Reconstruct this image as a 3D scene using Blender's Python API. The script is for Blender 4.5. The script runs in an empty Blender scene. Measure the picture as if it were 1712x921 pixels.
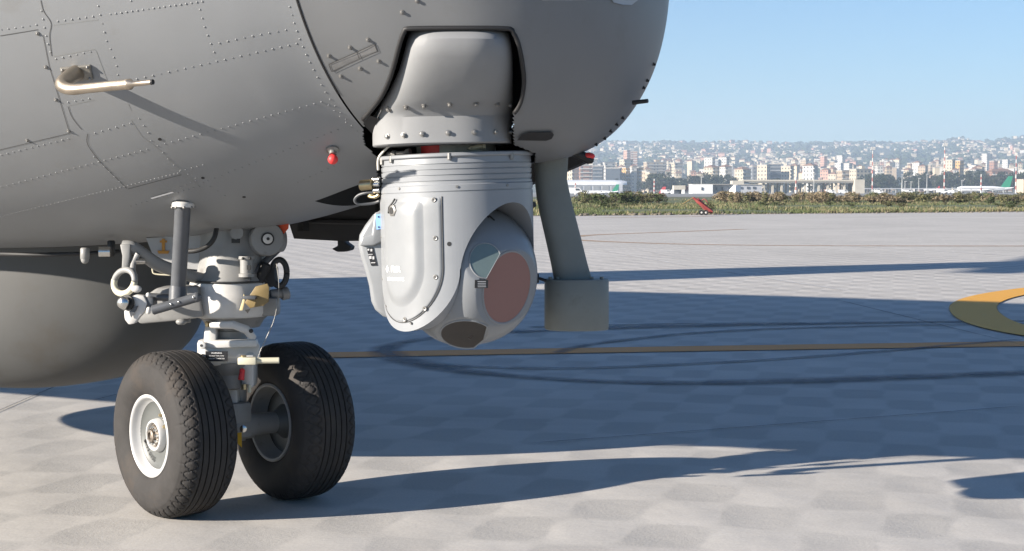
import bpy, bmesh, math, random
from mathutils import Vector as V, Matrix as M
from mathutils.bvhtree import BVHTree
from mathutils.noise import noise as pnoise
random.seed(11)
S = bpy.context.scene
C = S.collection
R = math.radians
# ------------------------------------------------------------------ camera, world, sun, exposure
F, PW, PH, CH, HZ = 2600.0, 1712.0, 921.0, 0.885, 320.0
TH = math.atan((PH/2-HZ)/F)
cam = bpy.data.objects.new('camera', bpy.data.cameras.new('camera'))
C.objects.link(cam); S.camera = cam
cam.location = (0, 0, CH); cam.rotation_euler = (math.pi/2-TH, 0, 0)
cam.data.sensor_width = 36; cam.data.lens = F/PW*36
cam.data.clip_start = .05; cam.data.clip_end = 20000
SUN_EL, SUN_AZ = R(17.5), R(25)
L = V((math.cos(SUN_EL)*math.cos(SUN_AZ), math.cos(SUN_EL)*math.sin(SUN_AZ), -math.sin(SUN_EL)))
w = bpy.data.worlds.new('World'); S.world = w; w.use_nodes = True
nt = w.node_tree; nt.nodes.clear()
sky = nt.nodes.new('ShaderNodeTexSky'); sky.sky_type = 'NISHITA'; sky.sun_disc = False
sky.sun_elevation = SUN_EL; sky.sun_rotation = math.atan2(-L.x, -L.y)
sky.altitude = 0; sky.air_density = 1.0; sky.dust_density = 0.0; sky.ozone_density = 4.0
bg = nt.nodes.new('ShaderNodeBackground'); bg.inputs[1].default_value = .056
out = nt.nodes.new('ShaderNodeOutputWorld')
tint = nt.nodes.new('ShaderNodeMix'); tint.data_type = 'RGBA'; tint.blend_type = 'MULTIPLY'; tint.inputs['Factor'].default_value = 1; tint.inputs['B'].default_value = (.70, .855, 1.0, 1)
nt.links.new(sky.outputs[0], tint.inputs['A']); nt.links.new(tint.outputs['Result'], bg.inputs[0]); nt.links.new(bg.outputs[0], out.inputs[0])
sl = bpy.data.lights.new('sun', 'SUN'); sl.energy = 5.0; sl.angle = R(.5); sl.color = (1, .91, .80)
so = bpy.data.objects.new('sun', sl); C.objects.link(so); so.rotation_mode = 'QUATERNION'
so.rotation_quaternion = L.to_track_quat('-Z', 'Y')
S.view_settings.view_transform = 'Standard'; S.view_settings.look = 'None'
S.view_settings.exposure = 1.4; S.view_settings.gamma = 1
S.cycles.use_denoising = True
S.cycles.max_bounces = 6; S.cycles.diffuse_bounces = 3; S.cycles.glossy_bounces = 3; S.cycles.volume_bounces = 1

# ------------------------------------------------------------------ helpers
def ray(px, py):
    x, y = (px-PW/2)/F, (PH/2-py)/F
    return V((x, math.cos(TH)+y*math.sin(TH), -math.sin(TH)+y*math.cos(TH)))
CAM = V((0, 0, CH))
def P(px, py, Y):
    d = ray(px, py); return CAM+d*(Y/d.y)
def GP(px, py, z=0.0):
    d = ray(px, py); return CAM+d*((z-CH)/d.z)
def gx(px, Y): return (px-PW/2)/F*Y
def hz(py, Y): return CH-(py-HZ)/F*Y

def mat(name, col, rough=.5, metal=0., var=.0, vs=8., bump=0., bs=60., coat=0., dark=None, ds=3., dthr=.6, spec=None):
    m = bpy.data.materials.new(name); m.use_nodes = True
    n = m.node_tree.nodes; l = m.node_tree.links; b = n['Principled BSDF']
    b.inputs['Roughness'].default_value = rough; b.inputs['Metallic'].default_value = metal
    b.inputs['Base Color'].default_value = (*col, 1)
    if spec is not None: b.inputs['Specular IOR Level'].default_value = spec
    if coat: b.inputs['Coat Weight'].default_value = coat
    tc = n.new('ShaderNodeTexCoord')
    if var or dark:
        nz = n.new('ShaderNodeTexNoise'); nz.inputs['Scale'].default_value = vs; nz.inputs['Detail'].default_value = 6
        nz.inputs['Roughness'].default_value = .6
        l.new(tc.outputs['Object'], nz.inputs['Vector'])
        mx = n.new('ShaderNodeMix'); mx.data_type = 'RGBA'
        mx.inputs['A'].default_value = (*[c*(1-var) for c in col], 1); mx.inputs['B'].default_value = (*[min(1, c*(1+var)) for c in col], 1)
        mr = n.new('ShaderNodeMapRange'); mr.inputs[1].default_value = .3; mr.inputs[2].default_value = .7
        l.new(nz.outputs['Fac'], mr.inputs[0]); l.new(mr.outputs[0], mx.inputs['Factor'])
        o = mx.outputs['Result']
        if dark:
            n2 = n.new('ShaderNodeTexNoise'); n2.inputs['Scale'].default_value = ds; n2.inputs['Detail'].default_value = 8
            n2.inputs['Roughness'].default_value = .65
            l.new(tc.outputs['Object'], n2.inputs['Vector'])
            m2 = n.new('ShaderNodeMapRange'); m2.inputs[1].default_value = dthr; m2.inputs[2].default_value = dthr+.12
            l.new(n2.outputs['Fac'], m2.inputs[0])
            x2 = n.new('ShaderNodeMix'); x2.data_type = 'RGBA'; l.new(o, x2.inputs['A']); x2.inputs['B'].default_value = (*dark, 1)
            ml = n.new('ShaderNodeMath'); ml.operation = 'MULTIPLY'; ml.inputs[1].default_value = .7
            l.new(m2.outputs[0], ml.inputs[0]); l.new(ml.outputs[0], x2.inputs['Factor']); o = x2.outputs['Result']
        l.new(o, b.inputs['Base Color'])
        rr = n.new('ShaderNodeMapRange'); rr.inputs[3].default_value = max(0, rough-.08); rr.inputs[4].default_value = min(1, rough+.1)
        l.new(nz.outputs['Fac'], rr.inputs[0]); l.new(rr.outputs[0], b.inputs['Roughness'])
    if bump:
        nb = n.new('ShaderNodeTexNoise'); nb.inputs['Scale'].default_value = bs; nb.inputs['Detail'].default_value = 4
        l.new(tc.outputs['Object'], nb.inputs['Vector'])
        bp = n.new('ShaderNodeBump'); bp.inputs['Distance'].default_value = bump; bp.inputs['Strength'].default_value = 1
        l.new(nb.outputs['Fac'], bp.inputs['Height']); l.new(bp.outputs[0], b.inputs['Normal'])
    return m

class MB:
    """collects geometry in world coordinates, linked as one mesh object"""
    def __init__(s): s.v = []; s.f = []
    def add(s, vs, fs):
        o = len(s.v); s.v += [tuple(v) for v in vs]; s.f += [tuple(i+o for i in f) for f in fs]; return s
    def box(s, c, d, rot=None, taper=1.0):
        c = V(c); x, y, z = d[0]/2, d[1]/2, d[2]/2
        pts = [V((sx*x*(taper if sz > 0 else 1), sy*y*(taper if sz > 0 else 1), sz*z)) for sz in (-1, 1) for sy in (-1, 1) for sx in (-1, 1)]
        if rot is not None: pts = [rot @ p for p in pts]
        return s.add([c+p for p in pts], [(0, 2, 3, 1), (4, 5, 7, 6), (0, 1, 5, 4), (2, 6, 7, 3), (0, 4, 6, 2), (1, 3, 7, 5)])
    def lathe(s, prof, o, ax, n=32, cap=True, ref=None):
        """prof: (radius, distance along axis)"""
        o = V(o); ax = V(ax).normalized(); u = (V(ref) if ref else (V((0, 0, 1)) if abs(ax.z) < .9 else V((1, 0, 0))))
        u = (u-ax*u.dot(ax)).normalized(); v = ax.cross(u)
        vs = []; fs = []; k = len(prof)
        for i in range(n):
            a = 2*math.pi*i/n; d = u*math.cos(a)+v*math.sin(a)
            vs += [o+d*r+ax*h for r, h in prof]
        for i in range(n):
            j = (i+1) % n
            for q in range(k-1): fs.append((i*k+q, j*k+q, j*k+q+1, i*k+q+1))
        if cap:
            fs.append(tuple(i*k for i in reversed(range(n)))); fs.append(tuple(i*k+k-1 for i in range(n)))
        return s.add(vs, fs)
    def cyl(s, a, b, r1, r2=None, n=20, bev=0.0):
        a, b = V(a), V(b); r2 = r1 if r2 is None else r2; h = (b-a).length
        pr = [(r1, 0), (r2, h)] if not bev else [(r1-bev, 0), (r1, bev), (r2, h-bev), (r2-bev, h)]
        return s.lathe(pr, a, b-a, n)
    def tube(s, pts, r, n=10, flat=None):
        pts = [V(p) for p in pts]; rs = r if isinstance(r, (list, tuple)) else [r]*len(pts)
        vs = []; fs = []; prev = None; m = len(pts)
        for i, p in enumerate(pts):
            t = (pts[min(i+1, m-1)]-pts[max(i-1, 0)]).normalized()
            u = prev if prev is not None else (V((0, 0, 1)) if abs(t.z) < .9 else V((1, 0, 0)))
            u = (u-t*u.dot(t)).normalized(); prev = u; v = t.cross(u)
            for k in range(n):
                a = 2*math.pi*k/n; vs.append(p+(u*math.cos(a)+v*math.sin(a)*(flat or 1))*rs[i])
        for i in range(m-1):
            for k in range(n):
                k2 = (k+1) % n; fs.append((i*n+k, i*n+k2, (i+1)*n+k2, (i+1)*n+k))
        fs.append(tuple(reversed(range(n)))); fs.append(tuple((m-1)*n+k for k in range(n)))
        return s.add(vs, fs)
    def sph(s, c, r, n=14, m=8, sc=(1, 1, 1)):
        c = V(c); vs = [c+V((0, 0, -r*sc[2]))]; fs = []
        for j in range(1, m):
            b = -math.pi/2+math.pi*j/m
            for i in range(n):
                a = 2*math.pi*i/n; vs.append(c+V((math.cos(a)*math.cos(b)*r*sc[0], math.sin(a)*math.cos(b)*r*sc[1], math.sin(b)*r*sc[2])))
        vs.append(c+V((0, 0, r*sc[2]))); t = len(vs)-1
        for i in range(n):
            i2 = (i+1) % n; fs.append((0, 1+i2, 1+i)); fs.append((t, 1+(m-2)*n+i, 1+(m-2)*n+i2))
            for j in range(m-2): a = 1+j*n; fs.append((a+i, a+i2, a+n+i2, a+n+i))
        return s.add(vs, fs)
    def prism(s, poly, d):
        d = V(d); n = len(poly); poly = [V(p) for p in poly]
        return s.add(poly+[p+d for p in poly], [tuple(range(n)), tuple(reversed(range(n, 2*n)))]+[(i, i+n, (i+1) % n+n, (i+1) % n) for i in range(n)])
    def build(s, name, m, parent=None, smooth=None, bevel=0, mi=None, origin=None):
        me = bpy.data.meshes.new(name)
        vs = s.v
        if origin is not None: vs = [(a[0]-origin[0], a[1]-origin[1], a[2]-origin[2]) for a in vs]
        me.from_pydata(vs, [], s.f)
        bm = bmesh.new(); bm.from_mesh(me); bmesh.ops.recalc_face_normals(bm, faces=bm.faces)
        if bevel:
            bmesh.ops.remove_doubles(bm, verts=bm.verts, dist=1e-6)
            es = [e for e in bm.edges if len(e.link_faces) == 2 and e.calc_face_angle(0) > .5]
            bmesh.ops.bevel(bm, geom=es, offset=bevel, segments=2, affect='EDGES', profile=.5, clamp_overlap=True)
        bm.to_mesh(me); bm.free()
        for mm in (m if isinstance(m, (list, tuple)) else [m]): me.materials.append(mm)
        o = bpy.data.objects.new(name, me); C.objects.link(o)
        if origin is not None: o.location = origin
        if smooth is not None: shade(me, smooth)
        if parent: adopt(o, parent)
        return o
def shade(me, ang):
    me.polygons.foreach_set('use_smooth', [True]*len(me.polygons))
    if ang < 180:
        try: me.set_sharp_from_angle(angle=R(ang))
        except Exception: pass
def adopt(o, p):          # every object keeps its own world position under its parent
    o.parent = p; o.matrix_parent_inverse = M.Translation(-p.location)
def empty(name, loc, parent=None):
    o = bpy.data.objects.new(name, None); C.objects.link(o); o.empty_display_size = .1
    o.location = loc
    if parent: adopt(o, parent)
    return o
def tag(o, label=None, cat=None, group=None, kind=None):
    for k, v in (('label', label), ('category', cat), ('group', group), ('kind', kind)):
        if v: o[k] = v
    return o
def copy_tree(o, parent=None):
    c = o.copy(); C.objects.link(c)
    if parent: c.parent = parent
    for ch in o.children: copy_tree(ch, c)
    return c

def interp(xs, ys):
    """monotone cubic through (xs, ys), xs ascending"""
    n = len(xs); d = [(ys[i+1]-ys[i])/(xs[i+1]-xs[i]) for i in range(n-1)]
    m = [d[0]]+[0 if d[i-1]*d[i] <= 0 else 2*d[i-1]*d[i]/(d[i-1]+d[i]) for i in range(1, n-1)]+[d[-1]]
    def f(x):
        if x <= xs[0]: return ys[0]
        if x >= xs[-1]: return ys[-1]
        i = 0
        while xs[i+1] < x: i += 1
        h = xs[i+1]-xs[i]; t = (x-xs[i])/h
        return ys[i]*(1+2*t)*(1-t)**2+m[i]*h*t*(1-t)**2+ys[i+1]*t*t*(3-2*t)+m[i+1]*h*t*t*(t-1)
    return f
def spline(pts, n=6):
    """Catmull-Rom through a list of points"""
    pts = [V(p) for p in pts]; o = []
    for i in range(len(pts)-1):
        a, b, c, d = pts[max(i-1, 0)], pts[i], pts[i+1], pts[min(i+2, len(pts)-1)]
        for k in range(n):
            t = k/n; o.append(.5*((2*b)+(c-a)*t+(2*a-5*b+4*c-d)*t*t+(3*b-a-3*c+d)*t**3))
    return o+[pts[-1]]

# ------------------------------------------------------------------ materials
m_skin = mat('aircraft_grey_paint', (.21, .218, .226), .45, 0, .07, 2.2, .0012, 5., dark=(.175, .172, .165), ds=3.2, dthr=.57)
m_radome = mat('radome_grey_paint', (.150, .155, .160), .44, 0, .06, 3., .0006, 6., dark=(.13, .13, .128), ds=5, dthr=.58)
m_shroud = mat('shroud_grey_paint', (.20, .205, .21), .68, 0, .04, 12., .0003, 40.)
m_turret = mat('turret_pale_grey', (.215, .226, .24), .38, 0, .03, 20.)
m_turret2 = mat('turret_pale_cover', (.205, .215, .225), .34, 0, .03, 20.)
m_black = mat('black_seal', (.012, .012, .013), .6)
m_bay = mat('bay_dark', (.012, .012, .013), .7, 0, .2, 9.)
m_seam = mat('seam_shadow_gap', (.065, .065, .065), .7)
m_rivet = mat('rivet_paint', (.19, .196, .20), .4)
m_bolt = mat('bolt_steel', (.22, .215, .205), .4, .5, .1, 80.)
m_gear = mat('gear_white_paint', (.52, .51, .49), .4, 0, .06, 14., .0003, 60., dark=(.3, .28, .25), ds=22, dthr=.63)
m_gearg = mat('gear_grey_paint', (.22, .22, .215), .45, 0, .08, 12., .0004, 50., dark=(.12, .11, .1), ds=16, dthr=.6)
m_boom = mat('boom_dark_grey', (.075, .08, .088), .38, .0, .12, 30.)
m_steel = mat('polished_steel', (.62, .61, .58), .22, 1, .05, 40.)
m_probe = mat('probe_bronze_steel', (.42, .36, .29), .33, .9, .12, 30.)
m_bronze = mat('bronze_connector', (.42, .34, .2), .35, .85, .1, 60.)
m_red = mat('red_tape', (.65, .035, .035), .5, 0, .12, 60.)
m_orange = mat('orange_ribbon', (.55, .07, .02), .7, 0, .1, 50.)
m_yellow = mat('yellow_primer', (.20, .145, .06), .45, 0, .1, 30.)
m_cream = mat('cream_pin', (.55, .52, .4), .45)
m_rubber = mat('tyre_rubber', (.034, .032, .031), .72, 0, .18, 26., .0004, 160., spec=.22, dark=(.05, .042, .036), ds=9, dthr=.5)
m_rimw = mat('rim_white', (.44, .44, .435), .35, 0, .04, 30.)
m_dish = mat('rim_grey_dish', (.085, .09, .087), .45, 0, .06, 20.)
m_ink = mat('ink', (.02, .02, .02), .6)
m_white = mat('white_print', (.85, .85, .85), .5)
m_pink = mat('pink_window', (.25, .122, .10), .5, 0, .03, 90., .0003, 400.)
m_green = mat('green_glass', (.12, .16, .155), .10, 0, .05, 30., coat=.6)
m_dwin = mat('dark_window', (.022, .018, .016), .3, 0, .35, 16., spec=.3)
m_label = mat('black_placard', (.02, .02, .022), .35)
m_blue = mat('blue_sticker', (.25, .45, .85), .5)
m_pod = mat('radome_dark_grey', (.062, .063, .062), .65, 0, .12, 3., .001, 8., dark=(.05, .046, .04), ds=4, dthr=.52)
m_mast = mat('antenna_green_grey', (.165, .175, .16), .55, 0, .08, 14., .0004, 50., dark=(.12, .12, .105), ds=14, dthr=.58)
# ------------------------------------------------------------------ ground
def apron_mat():
    m = bpy.data.materials.new('apron_concrete'); m.use_nodes = True
    n = m.node_tree.nodes; l = m.node_tree.links; b = n['Principled BSDF']; b.inputs['Roughness'].default_value = .85
    b.inputs['Specular IOR Level'].default_value = .25
    tc = n.new('ShaderNodeTexCoord'); co = tc.outputs['Object']
    def noise(sc, det=5, ro=.6, rot=0, st=(1, 1, 1)):
        mp = n.new('ShaderNodeMapping'); mp.inputs['Rotation'].default_value = (0, 0, R(rot)); mp.inputs['Scale'].default_value = st
        l.new(co, mp.inputs['Vector'])
        t = n.new('ShaderNodeTexNoise'); t.inputs['Scale'].default_value = sc; t.inputs['Detail'].default_value = det; t.inputs['Roughness'].default_value = ro
        l.new(mp.outputs[0], t.inputs['Vector']); return t.outputs['Fac']
    def math_(op, a, b_):
        t = n.new('ShaderNodeMath'); t.operation = op
        for i, x in enumerate((a, b_)):
            if isinstance(x, (int, float)): t.inputs[i].default_value = x
            else: l.new(x, t.inputs[i])
        return t.outputs[0]
    big, mid, fine, streak = noise(.35, 4), noise(3.2, 5), noise(120, 3, .7), noise(1.4, 5, .65, -24, (1, 9, 1))
    f = math_('ADD', math_('MULTIPLY', big, .34), math_('MULTIPLY', mid, .22))
    f = math_('ADD', f, math_('MULTIPLY', fine, .34)); f = math_('ADD', f, math_('MULTIPLY', streak, .09))
    rp = n.new('ShaderNodeValToRGB'); l.new(f, rp.inputs[0])
    e = rp.color_ramp.elements; e[0].position = .37; e[0].color = (.38, .362, .335, 1); e[1].position = .62; e[1].color = (.53, .505, .468, 1)
    # hand-finished slabs: rough scalloped float marks between smooth troughs, each mark a little sunk, its relief shade also painted into the colour
    mp = n.new('ShaderNodeMapping'); mp.inputs['Rotation'].default_value = (0, 0, R(14))
    wp = n.new('ShaderNodeTexNoise'); wp.inputs['Scale'].default_value = 1.7; wp.inputs['Detail'].default_value = 5; wp.inputs['Roughness'].default_value = .6; l.new(co, wp.inputs['Vector'])
    va = n.new('ShaderNodeVectorMath'); va.operation = 'MULTIPLY_ADD'; va.inputs[1].default_value = (.17, .23, 0)
    l.new(wp.outputs['Color'], va.inputs[0]); l.new(co, va.inputs[2]); l.new(va.outputs[0], mp.inputs['Vector'])
    sp = n.new('ShaderNodeSeparateXYZ'); l.new(mp.outputs[0], sp.inputs[0])
    su = math_('SINE', math_('MULTIPLY', sp.outputs[0], math.pi/.205), 0); sv = math_('SINE', math_('MULTIPLY', sp.outputs[1], math.pi/.30), 0)
    wave = math_('MULTIPLY', su, sv)
    mk = n.new('ShaderNodeMapRange'); mk.interpolation_type = 'SMOOTHSTEP'; mk.inputs[1].default_value = -.14; mk.inputs[2].default_value = .22
    l.new(wave, mk.inputs[0])
    md = n.new('ShaderNodeMapRange'); md.inputs[1].default_value = .32; md.inputs[2].default_value = .56; md.inputs[3].default_value = .35; l.new(noise(.8, 4), md.inputs[0])
    mask = math_('MULTIPLY', mk.outputs[0], md.outputs[0])
    dk = n.new('ShaderNodeMix'); dk.data_type = 'RGBA'; dk.blend_type = 'MULTIPLY'; dk.inputs['B'].default_value = (.83, .835, .842, 1)
    l.new(mask, dk.inputs['Factor']); l.new(rp.outputs[0], dk.inputs['A']); l.new(dk.outputs['Result'], b.inputs['Base Color'])
    h1 = math_('MULTIPLY', math_('MULTIPLY', wave, md.outputs[0]), -.0030)
    h2 = math_('MULTIPLY', noise(2.2, 3), .006)
    h3 = math_('MULTIPLY', math_('MULTIPLY', noise(95, 4, .75), math_('ADD', mask, .35)), .0011)
    h4 = math_('MULTIPLY', noise(26, 3, .6, -24, (1, 3, 1)), .0008)
    h = math_('ADD', math_('ADD', h1, h2), math_('ADD', h3, h4))
    bp = n.new('ShaderNodeBump'); bp.inputs['Distance'].default_value = 1; bp.inputs['Strength'].default_value = 1
    l.new(h, bp.inputs['Height']); l.new(bp.outputs[0], b.inputs['Normal'])
    return m
m_apron = apron_mat()
def ground_mat(name, cols, sc):
    m = bpy.data.materials.new(name); m.use_nodes = True
    n = m.node_tree.nodes; l = m.node_tree.links; b = n['Principled BSDF']; b.inputs['Roughness'].default_value = .95
    tc = n.new('ShaderNodeTexCoord'); t = n.new('ShaderNodeTexNoise'); t.inputs['Scale'].default_value = sc; t.inputs['Detail'].default_value = 8
    t.inputs['Roughness'].default_value = .65
    l.new(tc.outputs['Object'], t.inputs['Vector']); rp = n.new('ShaderNodeValToRGB'); l.new(t.outputs['Fac'], rp.inputs[0])
    e = rp.color_ramp.elements; e[0].position = .35; e[0].color = (*cols[0], 1); e[1].position = .65; e[1].color = (*cols[-1], 1)
    for i, c in enumerate(cols[1:-1]): q = e.new(.35+.3*(i+1)/(len(cols)-1)); q.color = (*c, 1)
    l.new(rp.outputs[0], b.inputs['Base Color']); return m
def sheet(name, poly, z, m):
    o = MB().add([(x, y, z) for x, y in poly], [tuple(range(len(poly)))]).build(name, m); tag(o, kind='structure'); return o
sheet('ground', [(-2600, -80), (2600, -80), (2600, 6000), (-2600, 6000)], -.012, ground_mat('soil', [(.06, .07, .03), (.12, .11, .06), (.09, .1, .04)], .05))
def edge_y(x): return 56.0 if x < 2 else min(56+(x-2)*.58, 130)
sheet('apron', [(-90, -80), (90, -80), (90, 107), (22, 67.7), (2, 56), (-90, 50)], 0, m_apron)
m_field = ground_mat('field_grass', [(.05, .075, .022), (.10, .105, .045), (.07, .10, .03), (.15, .13, .07)], .35)
sheet('grass_field', [(-90, 50.5), (2, 56.5), (22, 68.2), (90, 107.6), (400, 107.6), (400, 215), (-200, 215), (-200, 50.5)], -.004, m_field)
m_dirt = ground_mat('dirt', [(.08, .065, .045), (.16, .135, .1), (.11, .095, .07)], 1.6)
sheet('dirt_verge', [(-90, 50.2), (2, 56.2), (22, 67.9), (90, 107.2), (90, 110.5), (22, 71.2), (2, 58.6), (-90, 52.5)], .0, m_dirt)
m_tarm = ground_mat('far_apron', [(.2, .2, .19), (.27, .265, .25)], .02)
sheet('taxiway', [(-600, 260), (900, 260), (900, 1050), (-600, 1050)], -.006, m_tarm)

def ribbon(name, pts, wd, z, m, soft=.25):
    """flat strip laid on the ground; its vertex attribute 'cover' falls to 0 at the worn edges"""
    pts = [V((p[0], p[1], 0)) for p in pts]; vs = []; fs = []; cov = []
    for i, p in enumerate(pts):
        t = (pts[min(i+1, len(pts)-1)]-pts[max(i-1, 0)]).normalized(); q = V((-t.y, t.x, 0))
        ww = wd if not callable(wd) else wd(i/(len(pts)-1))
        end = 0 if i in (0, len(pts)-1) else 1
        for k, c in ((.5, 0), (.5-soft, 1), (-.5+soft, 1), (-.5, 0)): vs.append(p+q*ww*k+V((0, 0, z))); cov.append(c*end)
        if i:
            for k in range(3): fs.append((4*i-4+k, 4*i-3+k, 4*i+1+k, 4*i+k))
    o = MB().add(vs, fs).build(name, m); tag(o, kind='structure')
    at = o.data.attributes.new('cover', 'FLOAT', 'POINT'); at.data.foreach_set('value', cov); return o
def paint_mat(name, col, cover=.75, sc=9., back=(.36, .35, .33), strength=1.0):
    m = mat(name, col, .7); n = m.node_tree.nodes; l = m.node_tree.links; b = n['Principled BSDF']
    tc = n['Texture Coordinate']; t = n.new('ShaderNodeTexNoise'); t.inputs['Scale'].default_value = sc; t.inputs['Detail'].default_value = 8; t.inputs['Roughness'].default_value = .75
    l.new(tc.outputs['Object'], t.inputs['Vector']); mr = n.new('ShaderNodeMapRange'); mr.inputs[1].default_value = cover-.12; mr.inputs[2].default_value = cover+.12
    l.new(t.outputs['Fac'], mr.inputs[0]); x = n.new('ShaderNodeMix'); x.data_type = 'RGBA'; x.inputs['A'].default_value = (*col, 1); x.inputs['B'].default_value = (*back, 1)
    l.new(mr.outputs[0], x.inputs['Factor']); l.new(x.outputs['Result'], b.inputs['Base Color'])
    at = n.new('ShaderNodeAttribute'); at.attribute_name = 'cover'
    mu = n.new('ShaderNodeMath'); mu.operation = 'MULTIPLY'; mu.inputs[1].default_value = strength; l.new(at.outputs['Fac'], mu.inputs[0])
    if strength < 1:
        m3 = n.new('ShaderNodeMapRange'); m3.inputs[1].default_value = .3; m3.inputs[2].default_value = .65; m3.inputs[3].default_value = .35; l.new(t.outputs['Fac'], m3.inputs[0])
        m4 = n.new('ShaderNodeMath'); m4.operation = 'MULTIPLY'; l.new(mu.outputs[0], m4.inputs[0]); l.new(m3.outputs[0], m4.inputs[1]); mu = m4
    l.new(mu.outputs[0], b.inputs['Alpha']); return m
m_line = paint_mat('ochre_line_paint', (.62, .25, .05), .72)
m_ring = paint_mat('yellow_ring_paint', (.64, .315, .03), .72)
m_fline = paint_mat('worn_orange_paint', (.42, .26, .13), .6, strength=.8)
m_tyre = paint_mat('tyre_rubber_mark', (.11, .11, .115), .9, 5., strength=.85)
m_joint = paint_mat('joint_filler', (.10, .10, .1), .62, 12., strength=.75)
m_pale = paint_mat('pale_scrape', (.56, .55, .53), .9, 6., strength=.6)
def gpts(l, n=8): return [(p.x, p.y) for p in spline([GP(a, b) for a, b in l], n)]
ribbon('lead_in_line', gpts([(300, 598), (540, 594.5), (900, 588), (1300, 581.5), (1712, 575.5), (1900, 573)]), .29, .004, m_line, .05)
ribbon('turning_circle_line', gpts([(1990, 462), (1850, 473), (1735, 484.5), (1660, 497), (1628, 512), (1640, 532), (1690, 550), (1790, 566), (1980, 580)], 12), .36, .008, m_ring, .04)
ribbon('far_guide_line', gpts([(930, 396), (975, 402), (1150, 408.5), (1400, 411), (1800, 411.5)]), .42, .004, m_fline)
ribbon('far_guide_line', gpts([(960, 396), (1000, 392.5), (1120, 388), (1250, 383)]), .4, .004, m_fline)
ribbon('far_guide_line', gpts([(990, 364.2), (1200, 361.8)]), .8, .004, m_fline)
ribbon('tyre_mark', gpts([(1800, 536), (1400, 541), (1100, 547), (850, 556), (700, 569), (645, 584), (670, 601), (760, 619), (900, 633), (1080, 641), (1300, 639), (1560, 630), (1860, 618)], 10), lambda t: .16+.12*math.sin(t*9)**2, .0055, m_tyre, .4)
ribbon('tyre_mark', gpts([(930, 592), (1000, 575), (1200, 555), (1500, 545), (1800, 541)], 10), .11, .0062, m_tyre, .4)
ribbon('tyre_mark', gpts([(880, 548), (1100, 543), (1350, 541)], 10), .12, .0066, m_tyre, .4)
ribbon('tyre_mark', gpts([(690, 610), (900, 617), (1100, 612), (1350, 598), (1712, 568)], 10), .09, .007, m_tyre, .4)
ribbon('slab_joint', gpts([(1380, 497), (1712, 578)], 4), .02, .0045, m_joint)
ribbon('slab_joint', gpts([(880, 743), (1712, 680)], 12), .016, .0045, m_joint)
ribbon('slab_joint', gpts([(-60, 713), (90, 648), (140, 627)], 6), .016, .0045, m_joint)
ribbon('slab_joint', gpts([(150, 672), (205, 658)], 4), .012, .0046, m_joint)
ribbon('slab_joint', gpts([(1010, 361.7), (1260, 361)], 4), .3, .0045, m_tyre)
ribbon('scrape_mark', gpts([(1000, 418), (1170, 449)], 6), .07, .0045, m_pale)
ribbon('scrape_mark', gpts([(1210, 455), (1420, 487)], 6), .09, .0045, m_pale)
ribbon('scrape_mark', gpts([(1060, 417), (1180, 440)], 6), .05, .0046, m_pale)
ribbon('scrape_mark', gpts([(1330, 407), (1700, 428)], 6), .1, .0047, m_pale)

# ------------------------------------------------------------------ aircraft: body frame
G = V((-.771, 4.345, 0)); AZ = R(-28)
A = V((math.cos(AZ), math.sin(AZ), 0)); B = V((-A.y, A.x, 0))      # A towards the nose, B towards the port side
def AP(s, p, z): return G+A*s+B*p+V((0, 0, z))
TIP = 1.292
tab = [ # s, keel, widest height, half width, top
 (1.292, 1.42, 1.42, .0, 1.42), (1.279, 1.262, 1.43, .14, 1.58), (1.248, 1.152, 1.445, .235, 1.70), (1.193, 1.067, 1.47, .335, 1.80), (1.113, .998, 1.50, .43, 1.91),
 (1.036, .968, 1.53, .50, 1.99), (.931, .955, 1.57, .57, 2.08), (.8, .950, 1.615, .645, 2.19), (.66, .940, 1.656, .707, 2.30), (.5, .890, 1.69, .78, 2.41),
 (.34, .838, 1.725, .845, 2.52), (.1, .785, 1.77, .935, 2.68), (-.137, .755, 1.81, 1.015, 2.86), (-.425, .732, 1.86, 1.10, 3.08), (-.905, .708, 1.94, 1.215, 3.40),
 (-1.5, .695, 2.01, 1.32, 3.53), (-3, .69, 2.12, 1.42, 3.56), (-8, .69, 2.12, 1.43, 3.54), (-9.5, .75, 2.13, 1.41, 3.48), (-11.5, 1.3, 2.4, 1.12, 3.45), (-13.5, 2.2, 2.9, .7, 3.5), (-15.5, 3.1, 3.4, .1, 3.6)]
tab = [((.66+(t[0]-.66)*.925 if t[0] > .66 else t[0]),)+t[1:] for t in tab]; TIP = tab[0][0]
us = [math.sqrt(TIP-t[0]) for t in tab]
f_zb, f_zm, f_w, f_zt = (interp(us, [t[i] for t in tab]) for i in (1, 2, 3, 4))
def skin(s, ph):
    """ph from the keel (0), positive to starboard"""
    u = math.sqrt(max(0, TIP-s)); zm = f_zm(u); c = math.cos(ph)
    z = zm-(zm-f_zb(u))*c if c > 0 else zm-(f_zt(u)-zm)*c
    return AP(s, -f_w(u)*math.sin(ph), z)
NPH = 180
def proj(v):
    d = V(v)-CAM; k = d.y*math.cos(TH)-d.z*math.sin(TH); return PW/2+F*d.x/k, PH/2-F*(d.y*math.sin(TH)+d.z*math.cos(TH))/k
def inside(x, y, pl):
    c = False; j = len(pl)-1
    for i in range(len(pl)):
        if (pl[i][1] > y) != (pl[j][1] > y) and x < (pl[j][0]-pl[i][0])*(y-pl[i][1])/(pl[j][1]-pl[i][1])+pl[i][0]: c = not c
        j = i
    return c
GASKET = [(607, 199), (620, 184), (638, 160), (652, 130), (661, 100), (669, 70), (676, 52), (684, 47.5), (760, 46.5), (846, 47.5), (857, 54), (866, 72), (873, 105), (876, 138), (870, 172), (857, 192)]
WELL = GASKET+[(858, 243), (894, 257), (894, 335), (633, 335), (633, 262), (612, 244)]
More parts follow.
